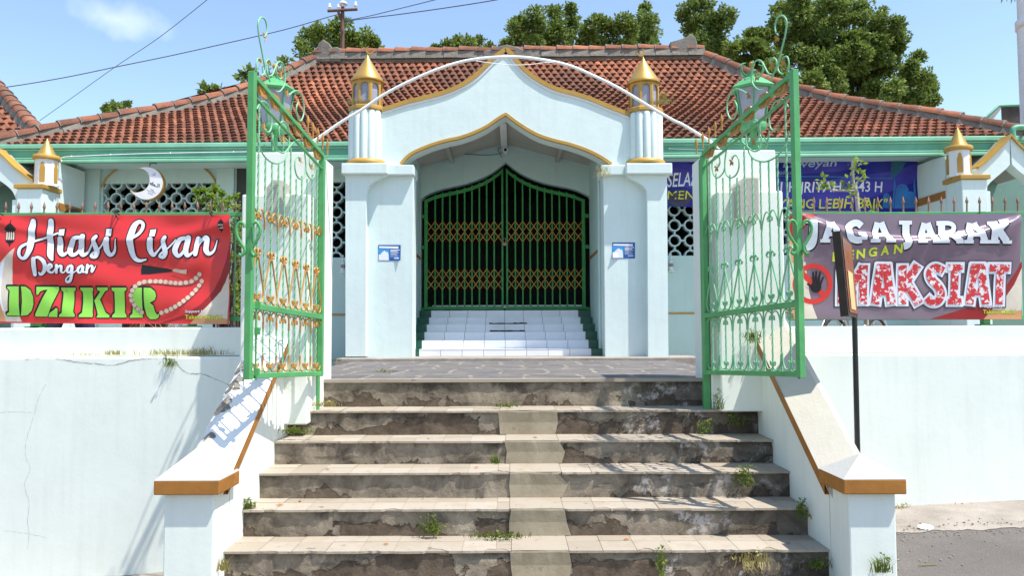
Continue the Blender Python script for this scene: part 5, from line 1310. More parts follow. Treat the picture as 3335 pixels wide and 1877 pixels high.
# folding door gates
def door_leaf(sg, lab):
    g = thing('door_gate', lab, 'door gate', (cxm+sg*.6, Yw+.07, zat(1008, Yw)), 'green barred gates in the doorway')
    Yg = Yw+.07; c = cxm
    H = [(dl+.07+(c-dl-.07)*k/24) for k in range(25)]
    def ogz(x):
        for (xa_, za_), (xb_, zb__) in zip(og, og[1:]):
            if xa_ <= x <= xb_: return za_+(zb__-za_)*(x-xa_)/(xb_-xa_)
        return og[-1][1] if x > og[0][0] else og[0][1]
    mx_ = lambda x: x if sg < 0 else 2*c-x
    zb_, xs0, xc = zat(1009, Yg, 1667), dl+.07, c-.022
    def bx(x0, x1, y0, y1, z0, z1, nm, mat=green_d, par=None):
        a_, e_ = sorted((mx_(x0), mx_(x1))); b = MB(); b.box(a_, e_, y0, y1, z0, z1); return b.build(nm, mat, par or g, bevel=.003, seg=1)
    os_ = bx(xs0, xs0+.055, Yg-.02, Yg+.02, zb_, ogz(xs0)-.06, 'outer_stile'); bx(xc-.03, xc, Yg-.02, Yg+.02, zb_, ogz(xc)-.09, 'meeting_stile'); bx(xs0+.057, xc-.032, Yg-.016, Yg+.016, zb_, zb_+.05, 'bottom_rail')
    b = MB(); N = 30; Q = []
    for k in range(N+1):
        x = xs0+.02+(xc-xs0-.02)*k/N; z = ogz(x)-.105
        Q.append([(mx_(x), Yg-.016, z-.028), (mx_(x), Yg-.016, z+.028), (mx_(x), Yg+.016, z+.028), (mx_(x), Yg+.016, z-.028)])
    for p, q in zip(Q, Q[1:]):
        for j in range(4): b.add([p[j], q[j], q[(j+1) % 4], p[(j+1) % 4]], [(0, 1, 2, 3)])
    b.build('curved_top_rail', green_d, g)
    nb_ = 9; xs_b = [xs0+.055+(xc-.03-xs0-.055)*(k+1)/(nb_+1) for k in range(nb_)]
    for x in xs_b: bx(x-.0125, x+.0125, Yg-.008, Yg+.008, zb_+.03, ogz(x)-.055, 'bar')
    ed = [xs0+.045]+xs_b+[xc-.02]
    for zy0, zy1 in ((221, 376), (579, 736)):
        za_, zb2 = zat(626+.4317*zy1, Yg), zat(626+.4317*zy0, Yg); b = MB()
        for q in range(2):
            h0, h1 = za_+(zb2-za_)*q/2, za_+(zb2-za_)*(q+1)/2
            for x0, x1 in zip(ed, ed[1:]):
                for k_, (s0, s1) in enumerate(((h0, h1), (h1, h0))):
                    yy = Yg-.013-.006*k_; p, e = Vector((mx_(x0), yy, s0)), Vector((mx_(x1), yy, s1)); b.tube([p, e], .009, 4)
        b.build('lattice_band', lat_g, g)
    for z in (1.9, 2.9, 3.4):
        bx(dl+.005, xs0, Yg-.012, Yg+.012, z, z+.06, 'hinge', par=os_)
    return g
door_leaf(-1, 'left half of the closed green barred door gate with ochre lattice bands')
door_leaf(1, 'right half of the closed green barred door gate with ochre lattice bands')
p = at(1643, 790, Yw+.02); b = MB(); b.box(p.x-.03, p.x+.03, Yw+.005, Yw+.035, p.z-.05, p.z); b.tube(crom([(p.x-.02, Yw+.02, p.z), (p.x-.02, Yw+.02, p.z+.05), (p.x, Yw+.02, p.z+.065), (p.x+.02, Yw+.02, p.z+.05), (p.x+.02, Yw+.02, p.z)], 4), .006, 6)
b.build('padlock', rust, None, 'rusty padlock where the two door gates meet', 'padlock')
# small things on the portal
p = at(1646, 492, 12.05); sc_ = thing('security_camera', 'small white security camera under the porch ceiling', 'security camera', p)
b = MB(); b.tube([p+Vector((0, -.09, 0)), p+Vector((0, .06, .0))], .042, 14); b.tube([p+Vector((0, .06, 0)), p+Vector((0, .14, .05))], .018, 8); b.build('housing', pipe_w, sc_)
b = MB(); b.ball(p+Vector((0, -.085, 0)), .027, 10); b.build('lens', black, sc_)
cable('camera_cable', [(1635, 512), (1628, 500), (1622, 485), (1634, 480), (1640, 492), (1620, 502), (1580, 505), (1520, 502), (1480, 498)], 12.15, .006, wire_m, 'dark cable looping from the security camera across the porch wall', 'cable')
def sticker(x0, x1, y0, y1, Y, lab, peel):
    L_ = thing('poster', lab, 'poster', at((x0+x1)/2, y1, Y), 'blue hand washing posters on the portal piers')
    def pt_(u, v, o): 
        q = at(x0+(x1-x0)*u, y0+(y1-y0)*v, Y); k = max(0, (u if peel > 0 else 1-u)-.72)*max(0, v-.66)*.35; return Vector((q.x, Y-.004-o-k, q.z))
    m = MB(); n_ = 10; m.add([pt_(i/n_, j/n_, 0) for j in range(n_+1) for i in range(n_+1)], [(j*(n_+1)+i, j*(n_+1)+i+1, (j+1)*(n_+1)+i+1, (j+1)*(n_+1)+i) for j in range(n_) for i in range(n_)], None, True)
    m.build('sheet', st_blue, L_)
    def pg(pts, mat, o, nm):
        m = MB(); v, f = fill2d(pts, .1); m.add([pt_(a_, c_, o) for a_, c_ in v], f); m.build(nm, mat, L_)
    pg([(.04, .08), (.9, .10), (.9, .24), (.04, .20)], c_white, .0012, 'title_strip'); pg([(.01, .24), (.50, .26), (.5, .98), (.02, .98)], st_light, .0010, 'photo_panel')
    pg([(.02, .96), (.02, .62), (.10, .60), (.14, .50), (.18, .52), (.20, .40), (.25, .42), (.27, .36), (.33, .40), (.36, .46), (.42, .44), (.46, .60), (.47, .97)], c_white, .0018, 'hand_picture')
    for k, (a_, c_, h) in enumerate(((.54, .95, .05), (.54, .86, .05), (.54, .92, .03), (.54, .84, .03), (.54, .9, .02), (.54, .88, .02), (.70, .92, .06))):
        v = .30+.085*k; pg([(a_, v), (c_, v), (c_, v+h), (a_, v+h)], c_white, .0012, 'text_line')
st_blue, st_light = m_cloth('poster_blue', (.02, .10, .33), .4), m_cloth('poster_light_blue', (.05, .30, .65), .4)
sticker(1232, 1305, 798, 850, 10.33, 'blue poster with a curling corner on the left portal pier', 1)
sticker(1994, 2068, 790, 842, 10.33, 'blue poster with a peeled left corner on the right portal pier', -1)
def bottle(px, py, lab):
    p = at(px, py, 12.1); o = thing('sanitiser_bottle', lab, 'bottle', p, 'hand sanitiser bottles on the facade')
    b = MB(); b.lathe(p, [(.001, 0), (.035, .0), (.036, .01), (.036, .15), (.03, .165), (.013, .18), (.013, .195)], 14); b.build('bottle_body', M('clear_plastic_%d' % px, (.66, .70, .70), .2, .05, 8, 0), o)
    b = MB(); b.lathe(p, [(.015, .19), (.015, .215), (.005, .22), (.005, .25), (.014, .252), (.014, .262)], 10); b.tube([p+Vector((0, 0, .257)), p+Vector((-.04, -.01, .252))], .005, 6); b.build('pump', pipe_w, o)
    b = MB(); b.lathe(p, [(.0368, .06), (.0368, .115)], 14, cap=False); b.build('label_band', M('bottle_label_%d' % px, (.25, .22, .2), .5, .4, 40, 0), o)
    b = MB(); b.box(p.x-.045, p.x+.045, 12.05, Yw-.002, p.z-.012, p.z-.001); b.build('bracket', pipe_w, o)
bottle(1117, 886, 'clear pump bottle on a bracket at the left of the portal'); bottle(2186, 882, 'clear pump bottle on a bracket at the right of the portal')
# ================================================================== SIDE PORCHES
def side_porch(sg, lab):
    """small gabled washing porch with a gold-coned turret; sg -1 left / +1 right"""
    L = sg < 0; Y = 11.1 if sg < 0 else 10.78
    A = lambda x, y, YY=None: at(x, y, YY or Y)
    g = thing('side_porch', lab, 'porch', A(125 if L else 3175, 900), 'side porches with gold-coned turrets')
    f0, f1, dep = (55, 137, .40) if L else (3134, 3217, .40)
    xi = A(137, 640).x if L else A(3134, 640).x           # face towards the court
    xo = A(55, 640).x if L else A(3217, 640).x
    zc = A(100, 622).z if L else A(3175, 592).z
    b = MB(); b.box(min(xi, xo), max(xi, xo), Y, Y+dep, .95, zc+.034); b.build('pier', mint2, g, bevel=.01)
    b = MB(); q = .035
    b.box(min(xi, xo)-q, max(xi, xo)+q, Y-q, Y+dep+q, zc+.035, zc+.10); b.build('gold_cap', gold_p, g, bevel=.01)
    lx = (36, 60) if L else (3210, 3230)
    b = MB(); b.box(A(lx[0], 660).x, A(lx[1], 660).x, Y+.02, Y+.36, A(50, 700).z if L else A(3200, 690).z, A(50, 650).z if L else A(3215, 622).z); b.build('pier_cap', mint2, g, bevel=.008)
    b = MB(); b.box(A(lx[0] + (8 if L else 0), 660).x, A(lx[1] - (0 if L else 8), 660).x, Y+.03, Y+.34, .95, A(50, 700).z if L else A(3200, 690).z); b.build('pier', mint2, g)
    # turret drum with gold niches
    cx, Yc = A(125 if L else 3149, 560).x, Y+.19; zd0 = zc+.10; zd1 = A(125, 513).z if L else A(3149, 483).z; r = .152
    b = MB(); b.lathe((cx, Yc, 0), [(r*1.06, zd0), (r*1.04, zd0+.06), (r, zd1)], 10, .2, .2+2*math.pi, smooth=False); b.build('turret_drum', white_p, g)
    for k in range(5):
        a = .2+2*math.pi*(2*k+1.5)/10 if L else .2+2*math.pi*(2*k+.5)/10
        rr = r*math.cos(math.pi/10)*1.035; H = (zd1-zd0)
        c = Vector((cx+rr*math.cos(a), Yc+rr*math.sin(a), 0)); t = Vector((-math.sin(a), math.cos(a), 0)); n_ = Vector((math.cos(a), math.sin(a), 0))
        pts = [(-.036, .12), (.036, .12), (.036, .66), (.024, .74), (.018, .84), (0, .88), (-.018, .84), (-.024, .74), (-.036, .66)]
        b = MB(); N = len(pts); b.add([c+t*u+Vector((0, 0, zd0+H*v))+n_*.006 for u, v in pts]+[c+t*u+Vector((0, 0, zd0+H*v))-n_*.01 for u, v in pts], [tuple(range(N))]+[(i, (i+1) % N, (i+1) % N+N, i+N) for i in range(N)]); b.build('gold_niche', gold_p, g)
    b = MB(); b.lathe((cx, Yc, zd1), [(.16, -.005), (.182, .0), (.188, .012), (.188, .05), (.175, .064), (.15, .064)], 20); b.build('gold_ring', gold_p, g)
    za = A(125, 441).z if L else A(3147, 402).z
    b = MB(); b.lathe((cx, Yc, 0), [(.138, zd1+.06), (.125, zd1+.085), (.064, zd1+(za-zd1)*.62), (.028, zd1+(za-zd1)*.84), (.004, za)], 20, cap=False); b.build('cone_roof', gold_m, g)
    # gable screen with ogee opening
    if L:
        top = [(112, 590), (85, 572), (50, 545), (20, 515), (0, 497), (-12, 482)]; bot = [(52, 652), (48, 638), (38, 620), (20, 603), (0, 588), (-12, 572)]; ap = -12
    else:
        top = [(3180, 547), (3205, 528), (3235, 500), (3265, 470), (3280, 452), (3289, 440)]; bot = [(3213, 622), (3216, 606), (3232, 588), (3258, 566), (3275, 551), (3289, 536)]; ap = 3289
    YS = Y+.10
    tp = crom([(A(x, y, YS).x, A(x, y, YS).z) for x, y in top], 4); bt = crom([(A(x, y, YS).x, A(x, y, YS).z) for x, y in bot], 4)
    axx = tp[-1][0]
    mir = lambda P: [(2*axx-x, z) for x, z in P]
    for T_, B_ in ((tp, bt), (mir(tp), mir(bt))):
        b = MB(); b.prism([(T_[0][0], B_[0][1])]+list(T_)+list(B_)[::-1], YS, YS+.2); b.build('gable_screen', mint2, g)
        m = MB()
        for p, q_ in zip(T_, T_[1:]):
            m.add([(p[0], YS-.04, p[1]-.022), (q_[0], YS-.04, q_[1]-.022), (q_[0], YS-.04, q_[1]+.012), (p[0], YS-.04, p[1]+.012), (p[0], YS+.22, p[1]+.012), (q_[0], YS+.22, q_[1]+.012)], [(0, 1, 2, 3), (3, 2, 5, 4)])
            m.add([(p[0], YS-.04, p[1]-.022), (q_[0], YS-.04, q_[1]-.022), (q_[0], YS-.002, q_[1]-.022), (p[0], YS-.002, p[1]-.022)], [(0, 1, 2, 3)])
        m.build('gold_coping', gold_p, g)
    # far pier, roof, side wall with gold strip
    mx_ = 2*axx-xo; mi = 2*axx-xi
    b = MB(); b.box(min(mx_, mi), max(mx_, mi), Y, Y+dep, .95, zc+.1); b.build('pier', mint2, g)
    zr = tp[-1][1]; z0 = tp[0][1]
    b = MB()
    for P in (tp, mir(tp)):
        for p, q_ in zip(P, P[1:]): b.add([(p[0], YS+.201, p[1]-.03), (q_[0], YS+.201, q_[1]-.03), (q_[0], Yw, q_[1]-.03), (p[0], Yw, p[1]-.03)], [(0, 1, 2, 3)])
    b.build('porch_roof', cement, g)
    b = MB(); zt0 = zd1-.02; b.prismx([(Y+dep+.002, .95), (Yw-.002, .95), (Yw-.002, zf0-.005), (11.5, zf0-.005), (Y+dep+.002, zt0)], min(xi, xi-sg*-.10), max(xi, xi-sg*-.10)); b.build('side_wall', mint2, g)
    zs = A(137, 672, 11.5).z if L else A(3134, 645, 11.5).z
    b = MB(); b.box(min(xi, xi-sg*.014), max(xi, xi-sg*.014), Y+dep+.01, Yw-.01, zs-.055, zs+.055); b.build('gold_strip', brown_t, g)
    b = MB(); b.box(*((axx-1.2, xi-.02) if L else (xi+.02, axx+1.2)), Yw-.22, Yw-.20, .95, 4.5); b.build('back_wall', M('deep_green_wall_%d' % sg, (.17, .29, .24), .7, .1, 3), g)
    # horn speaker on the side wall
    p = A(180, 592, 11.45) if L else A(3085, 560, 11.45)
    e = p+Vector((-sg*.10, -.10, -.02)); b = MB(); d = (e-p).normalized()
    b.tube([p, p+d*.02, e], [.045, .052, .056], 16, cap=False); b.tube([p-d*.02, p], .03, 10)
    b.add([e+Vector((0, 0, .0))+d*-.01+(d.orthogonal().normalized()*math.cos(a)+d.cross(d.orthogonal().normalized())*math.sin(a))*.054 for a in (2*math.pi*k/14 for k in range(14))], [tuple(range(14))])
    b.build('loudspeaker', green_f2 if not L else pipe_w, None, 'white round floodlight beside the left turret' if L else 'green round floodlight beside the right turret', 'loudspeaker')
    return g
side_porch(-1, 'left side porch, gold-coned turret above the red banner'); side_porch(1, 'right side porch, gold-coned turret above the mauve banner')
# crescent sign hung under the left eave
YC = 11.55; z_ = lambda x, y: at(300+.2019*x, 500+.2019*y, YC)
cg = thing('crescent_sign', 'white crescent sign with gold edge and Arabic lettering hung under the left eave', 'sign', z_(930, 760))
outr = [(745, 240), (800, 218), (880, 212), (960, 222), (1040, 262), (1100, 325), (1140, 410), (1148, 500), (1125, 590), (1070, 670), (990, 725), (900, 750), (800, 740), (720, 700), (650, 645), (610, 590)]
inn = [(610, 590), (680, 622), (760, 618), (840, 588), (900, 520), (922, 440), (912, 360), (880, 300), (820, 262), (745, 240)]
po_ = crom(outr, 4)+crom(inn, 4)[1:-1]
for nm, mat, y0, y1, gr in (('gold_rim', gold_p, .0, .09, 1.0), ('face_panel', m_cloth('sign_face_white', (.76, .75, .78), .35), -.006, -.001, .965)):
    ccx, ccy = 960, 480; b = MB()
    P = [z_(*p) for p in po_]
    if gr < 1:
        q = []
        n_ = len(po_)
        for i, p in enumerate(po_):
            a_, c_ = po_[i-1], po_[(i+1) % n_]; t = Vector((c_[0]-a_[0], c_[1]-a_[1])).normalized(); q.append((p[0]-t.y*9, p[1]+t.x*9))
        P = [z_(*p) for p in q]
    b.prism([(p.x, p.z) for p in P], YC+y0, YC+y1); b.build(nm, mat, cg)
B4 = Banner(300, 500, .2019, YC-.0075, lambda x, y: 0)
a = Art(B4, 0)
for s_ in ([(1085, 492), (1080, 545)], [(1062, 485), (1060, 535), (1040, 533)], [(1040, 533), (1000, 520), (1015, 500), (990, 510)], [(990, 515), (965, 505), (975, 480), (985, 462)], [(985, 490), (965, 480)], [(965, 505), (940, 492), (938, 478), (955, 478)]): a.stroke([(p[0], p[1], 11) for p in s_], k=4)
a.stroke([(975, 330, 5), (980, 345, 5), (1000, 350, 5), (1020, 340, 5), (1022, 320, 5)], k=4); a.stroke([(1000, 305, 5), (1002, 340, 5)], k=4)
a.text('Maha', 945, 566, 1000, 594, -18); a.text('Menetapkan', 885, 580, 1028, 606, -50); a.text('Hukum', 905, 622, 985, 645, -28)
a.done('lettering', c_black, cg)
b = MB(); b.tube(crom([tuple(z_(*p)) for p in ((930, 215), (932, 185), (955, 160), (1000, 158), (1045, 165))], 4), .007, 5); b.build('hanging_hook', wire_m, cg)
b = MB(); b.tube([z_(930, 215), z_(930, 150)], .004, 4); b.build('hanging_wire', wire_m, cg)
# ================================================================== SIGN POST at the right newel
sp = thing('sign_post', 'thin black post carrying a narrow brown notice frame seen almost edge on', 'sign post', at(2793, 1640, 5.35))
pt_ = lambda x, y: at(x, y, 5.35)
b = MB(); zb = gz(2.4); p1 = pt_(2793, 1477); b.tube([(p1.x+.008, 5.35, zb-.05), tuple(p1), tuple(pt_(2783, 1036))], .0185, 10); b.build('post', M('black_post_paint', (.018, .018, .02), .35, .3, 10, .1), sp)
c0, c1, c2, c3 = pt_(2736, 752), pt_(2776, 792), pt_(2796, 1040), pt_(2762, 1030)
c0.y = c3.y = 5.02; k0 = at(2736, 752, 5.02); k3 = at(2764, 1030, 5.02); c0, c3 = k0, k3; c1, c2 = at(2774, 792, 5.42), at(2795, 1036, 5.42)
nrm = (c1-c0).cross(c3-c0).normalized()
if nrm.x < 0: nrm = -nrm
b = MB(); V = [c0, c1, c2, c3]; b.add([v+nrm*.0 for v in V]+[v-nrm*.05 for v in V], [(0, 1, 2, 3), (7, 6, 5, 4)]+[(i, (i+1) % 4, (i+1) % 4+4, i+4) for i in range(4)]); b.build('frame', M('dark_frame_wood', (.035, .02, .015), .5, .3, 10, .2), sp)
ins = lambda s, o, q=(0, 1, 0, 1): [c0+(c1-c0)*u+(c3-c0)*v*(1-u)+(c2-c1)*v*u+nrm*o for u, v in ((q[0]+s, q[2]+s*.5), (q[1]-s, q[2]+s*.5), (q[1]-s, q[3]-s*.5), (q[0]+s, q[3]-s*.5))]
b = MB(); b.add(ins(.10, .004), [(0, 1, 2, 3)]); b.build('board', M('varnished_board', (.27, .085, .025), .35, .35, 7, .1), sp)
b = MB(); b.add(ins(.04, .008, (.2, .72, .42, .93)), [(0, 1, 2, 3)]); b.build('notice', M('yellowed_paper', (.66, .48, .22), .6, .15, 9, 0), sp)
# ================================================================== POLE, WIRES, MAST, HUT
YP = 19.0; z9 = lambda x, y: at(960+.15175*x, .15175*y, YP)
pg_ = thing('power_pole', 'rust brown power pole with crossarm and white insulators behind the roof', 'power pole', at(1117, 900, YP))
b = MB(); q = z9(1030, 140); b.tube([(q.x, YP, 0), (q.x, YP, q.z-1.2), tuple(q)], [.075, .055, .045], 10); b.build('pole', pole_m, pg_)
b = MB(); p, e = z9(715, 250), z9(1355, 215); b.tube([p+Vector((0, -.06, 0)), e+Vector((0, -.06, 0))], .04, 4); b.build('crossarm', pole_m, pg_)
b = MB(); b.tube([z9(940, 250)+Vector((0, -.06, 0)), z9(1000, 440)], .035, 6); b.build('brace', pole_m, pg_)
for x, y, s_ in ((760, 235, 1), (1315, 200, 1), (945, 225, .8)):
    b = MB(); p = z9(x, y)+Vector((0, -.06, 0)); k = .15175*F/F*YP/F*s_
    b.lathe(p, [(.012, 0), (.012, 50*k), (38*k, 55*k), (36*k, 85*k), (24*k, 90*k), (30*k, 110*k), (20*k, 150*k), (.001, 155*k)], 12); b.build('insulator', pipe_w, pg_)
b = MB(); k = YP/F*.15175; p = z9(1040, 140); b.lathe(p, [(28*k, 0), (30*k, 40*k), (45*k, 60*k), (90*k, 45*k), (85*k, 80*k), (55*k, 115*k), (.001, 118*k)], 16); b.build('insulator', pipe_w, pg_)
def wire(pts, Y0, Y1, r, lab, n='overhead_wire'):
    N = len(pts); P = [at(x, y, Y0+(Y1-Y0)*i/(N-1)) for i, (x, y) in enumerate(pts)]
    b = MB(); b.tube(crom([tuple(p) for p in P], 8), r, 5); b.build(n, wire_m, None, lab, 'wire', 'overhead wires')
wire([(-200, 305), (0, 286), (200, 254), (380, 217), (560, 180), (760, 135), (930, 95), (1075, 53), (1100, 46)], 17, 18.9, .012, 'sagging twisted wire from the pole across the left of the sky')
wire([(1128, 66), (1200, 52), (1290, 30), (1410, 0), (1560, -40)], 18.9, 17, .010, 'upper of the two wires leaving the pole to the right')
wire([(1128, 68), (1200, 58), (1300, 46), (1450, 25), (1608, 0), (1760, -30)], 18.9, 16, .012, 'lower of the two wires leaving the pole to the right')
wire([(130, 392), (240, 314), (380, 214), (520, 120), (690, -14), (760, -70)], 20, 15, .0075, 'straight thin wire climbing steeply across the left of the sky')
YM = 14.0; mp = at(3382, 64, YM); mz = lambda y: at(3376, y, YM).z
mt = thing('white_mast', 'thick white mast with a collar at the right edge of the picture', 'mast', (mp.x, YM, 1))
b = MB(); b.lathe((mp.x, YM, 0), [(.35, 1), (.345, mz(64))], 32); b.build('lower_tube', pipe_w, mt)
b = MB(); b.lathe((mp.x, YM, 0), [(.33, mz(64)+.001), (.315, mz(-900))], 32); b.build('upper_tube', pipe_w, mt)
b = MB(); b.lathe((mp.x, YM, 0), [(.352, mz(88)), (.372, mz(88)), (.372, mz(62)), (.335, mz(58))], 32); b.build('collar', pipe_w, mt)
b = MB(); x_ = mp.x-.20; b.tube([(x_, YM-.33, mz(50)), (x_-.01, YM-.34, mz(155))], .018, 6); b.tube([(x_-.012, YM-.34, mz(157)), (x_-.012, YM-.36, mz(120))], .01, 5); b.build('bracket', M('grey_steel', (.25, .25, .3), .5, .2, 8, .1), mt)
corr = M('corrugated_zinc', (.34, .34, .36), .45, .2, 6, .1, metal=.3)
hu = thing('zinc_hut', 'corrugated zinc hut with green verge peeping over the right end of the roof', 'hut', at(3290, 700, 16.5))
hz = lambda x, y, Y=16.5: at(x, y, Y)
b = MB(); x0, x1 = hz(3262, 400).x, hz(3420, 400).x
N = 60
for i in range(N):
    xa, xb = x0+(x1-x0)*i/N, x0+(x1-x0)*(i+1)/N; ya, yb = (16.5+.02*math.sin(math.pi*k) for k in (i/2*1.0, (i+1)/2*1.0))
    b.add([(xa, 16.5+(.025 if i % 2 else 0), 1), (xb, 16.5+(0 if i % 2 else .025), 1), (xb, 16.5+(0 if i % 2 else .025), hz(3300, 345).z), (xa, 16.5+(.025 if i % 2 else 0), hz(3300, 345).z)], [(0, 1, 2, 3)])
b.build('wall', corr, hu)
b = MB(); b.add([hz(3195, 402, 16.2), hz(3252, 343, 15.9), hz(3420, 338, 15.9), hz(3420, 345, 18), hz(3262, 352, 18), hz(3225, 402, 18)], [(0, 1, 4, 5), (1, 2, 3, 4)]); b.build('roof', corr, hu)
b = MB(); b.tube([hz(3190, 404, 15.88), hz(3253, 344, 15.88), hz(3420, 339, 15.88)], .035, 4); b.build('verge', green_f, hu)
b = MB(); dp = lambda x, y: at(x, y, 11.0); b.tube(crom([tuple(dp(*p)) for p in ((3450, 412), (3335, 414), (3308, 416), (3299, 424), (3298, 440), (3301, 460), (3302, 478))], 5), .042, 10); b.build('downpipe', green_f, None, 'green drainpipe bending down beside the right side porch', 'drainpipe')
# neighbouring roof at the far left
nb_ = thing('neighbour_house', 'neighbouring house with a tiled roof sloping down behind the far left eave', 'house', at(-300, 900, 13.6))
YN = 13.4
def nz(u): return at(0, 500, YN).z+u*(at(-150, 240, YN+3).z-at(0, 500, YN).z)
nxr = lambda u: at(175, 455, YN).x+(at(-60, 290, YN+3).x-at(175, 455, YN).x)*u
tile_roof(nb_, 16, .17, lambda u: YN+3*u, nz, lambda u: -12.5, nxr).build('tiled_roof', roof_m, nb_)
b = MB(); P = [(nxr(u), YN+3*u, nz(u)+.06) for u in (0, .25, .5, .75, 1)]
caps(P, .32, .10, 'hip', nb_)
b = MB(); b.box(-12.5, at(150, 455, YN).x, YN+.3, YN+6, 1, nz(0)); b.build('wall', mint_deep, nb_)
# ================================================================== TREES
def leafball(m, c, r, n, size, squash=.85, lo=0.0, hi=1.0):
    """leaf clump: several sub-clumps of small folded leaf blades around c"""
    sub = [(Vector((random.gauss(0, 1), random.gauss(0, 1), random.gauss(0, 1))).normalized()*r*rnd(.25, .72), r*rnd(.32, .55)) for _ in range(9)]
    for i in range(n):
        o, sr = random.choice(sub); d = Vector((random.gauss(0, 1), random.gauss(0, 1), random.gauss(0, 1))).normalized()
        p = o+d*sr*(rnd(.25, 1)**.5); p = Vector((p.x, p.y, p.z*squash))+c
        a = (d*.6+Vector((rnd(-1, 1), rnd(-1, 1), rnd(-.7, .9)))).normalized(); t = a.cross(Vector((rnd(-1, 1), rnd(-1, 1), rnd(-1, 1)))).normalized()
        s_ = size*rnd(.6, 1.3); nn = a.cross(t)
        m.add([p, p+a*s_*.5+t*s_*.28, p+a*s_-nn*s_*.15, p+a*s_*.5-t*s_*.28], [(0, 1, 2, 3)], min(1, max(0, rnd(lo, hi))))
bark_d = M('dark_limb_bark', (.045, .038, .03), .9, .3, 8, .4, 25)
def tree(lab, clumps, Y, mat, dens=1.0, group='trees behind the mosque', size=.115):
    cx = sum(c[0] for c in clumps)/len(clumps); s_ = Y/F
    base = at(cx, 1000, Y); g = thing('tree', lab, 'tree', (base.x, Y, .9), group)
    m = MB(); br = MB(); lim = MB(); low = max(c[1] for c in clumps)
    fork = at(cx, low, Y+.9); fork.z -= .6
    lim.tube([(base.x, Y, .5), ((base.x+fork.x)/2+.1, Y+.05, (fork.z+.5)/2), tuple(fork)], [.22, .17, .13], 9); lim.build('trunk', bark, g)
    for px, py, r in clumps:
        rr = r*s_; c = at(px, py, Y); dy = rnd(-1, 1)*.8
        k = (Y+dy)/Y; c = Vector((c.x*k, Y+dy, EYE+(c.z-EYE)*k))
        mid = fork.lerp(c, .5)+Vector((rnd(-.15, .15), rnd(-.15, .15), rnd(-.1, .2)))
        br.tube(crom([tuple(fork), tuple(mid+Vector((0, .5, 0))), tuple(c+Vector((0, .25, -.1)))], 3), [.035, .032, .028, .024, .02, .014, .008], 5)
        leafball(m, c, rr*1.22, int(950*dens*max(.35, (rr/.42)**2)), size)
    br.build('limbs', bark_d, g); m.build('crown', mat, g)
tree('round tree behind the power pole at the left end of the ridge', [(995, 150, 38), (1015, 118, 32), (1055, 105, 40), (1110, 92, 38), (1160, 112, 40), (1200, 125, 34), (1222, 155, 26), (1120, 140, 50), (1060, 150, 45), (1180, 155, 42)], 21, leaf_b)
tree('low sparse tree showing just above the middle of the ridge', [(1418, 158, 14), (1455, 150, 24), (1490, 132, 26), (1530, 142, 28), (1560, 140, 22), (1595, 155, 18), (1500, 158, 26)], 22, leaf_b, .8)
tree('broad dark tree above the ridge right of the arch peak', [(1672, 95, 30), (1700, 70, 34), (1690, 125, 40), (1745, 55, 36), (1760, 100, 50), (1800, 45, 30), (1820, 85, 40), (1855, 28, 26), (1865, 70, 36), (1835, 125, 45), (1740, 140, 42), (1790, 140, 40), (1650, 140, 22)], 23, leaf_a, 1.1)
tree('lighter green tree between the broad dark tree and the slim column tree', [(1905, 100, 34), (1945, 80, 34), (1985, 85, 32), (2030, 70, 32), (2050, 100, 34), (1925, 135, 42), (1980, 130, 44), (2040, 140, 30), (1880, 150, 30)], 22, leaf_b)
tree('slim column shaped tree rising right of the lighter green tree', [(2103, 28, 18), (2095, 55, 30), (2115, 75, 32), (2090, 100, 28), (2125, 110, 26), (2100, 140, 36), (2130, 150, 28)], 23, leaf_a)
tree('tall dark tree just right of the right ridge ornament', [(2238, 30, 32), (2228, 60, 24), (2285, 20, 34), (2280, 70, 44), (2330, 60, 38), (2365, 45, 28), (2375, 75, 24), (2330, 110, 42), (2285, 130, 40), (2345, 150, 36), (2300, 165, 34), (2360, 180, 30), (2255, 95, 28)], 23, leaf_a, 1.1)
tree('bushy tree filling the gap behind the right roof hip', [(2390, 165, 34), (2430, 140, 34), (2470, 150, 34), (2505, 185, 34), (2420, 195, 44), (2470, 210, 44), (2520, 230, 38), (2385, 215, 34), (2445, 115, 22), (2475, 110, 24), (2505, 120, 22), (2540, 260, 34), (2440, 245, 34)], 21, leaf_b, 1.3)
tree('largest tree, a tall spreading dark crown at the right', [(2555, 30, 44), (2610, 15, 50), (2540, 75, 34), (2600, 75, 50), (2665, 45, 50), (2720, 20, 44), (2700, 85, 55), (2760, 65, 45), (2795, 25, 36), (2800, 70, 34), (2525, 105, 30), (2560, 125, 42), (2630, 130, 52), (2700, 150, 55), (2765, 130, 50), (2815, 115, 40), (2862, 50, 26), (2868, 85, 36), (2920, 72, 28), (2905, 105, 36), (2880, 135, 44), (2935, 135, 28), (2600, 185, 46), (2660, 205, 52), (2730, 215, 55), (2800, 190, 55), (2860, 190, 45), (2915, 170, 34), (2990, 185, 26), (2978, 210, 24), (2840, 245, 52), (2900, 225, 40), (2950, 250, 44), (3000, 250, 36), (3025, 285, 36), (2980, 300, 46), (2920, 300, 48), (2850, 300, 46), (2780, 275, 50), (2710, 270, 44), (3005, 330, 32), (2960, 340, 36), (2890, 335, 40), (3035, 325, 22), (2820, 335, 40), (2750, 320, 44), (2690, 320, 40), (2640, 260, 40), (2560, 185, 30), (2740, 180, 45), (2850, 145, 40)], 22, leaf_a, 1.35)
tree('small round bush crown in front of the largest tree, behind the hip', [(2625, 270, 34), (2655, 255, 34), (2670, 285, 30), (2610, 295, 24)], 19.5, leaf_b)
tree('feathery sprig of a tree above the middle of the left hip', [(345, 352, 12), (365, 345, 16), (392, 348, 16), (412, 340, 10), (355, 362, 12)], 19, leaf_b, .5, size=.09)
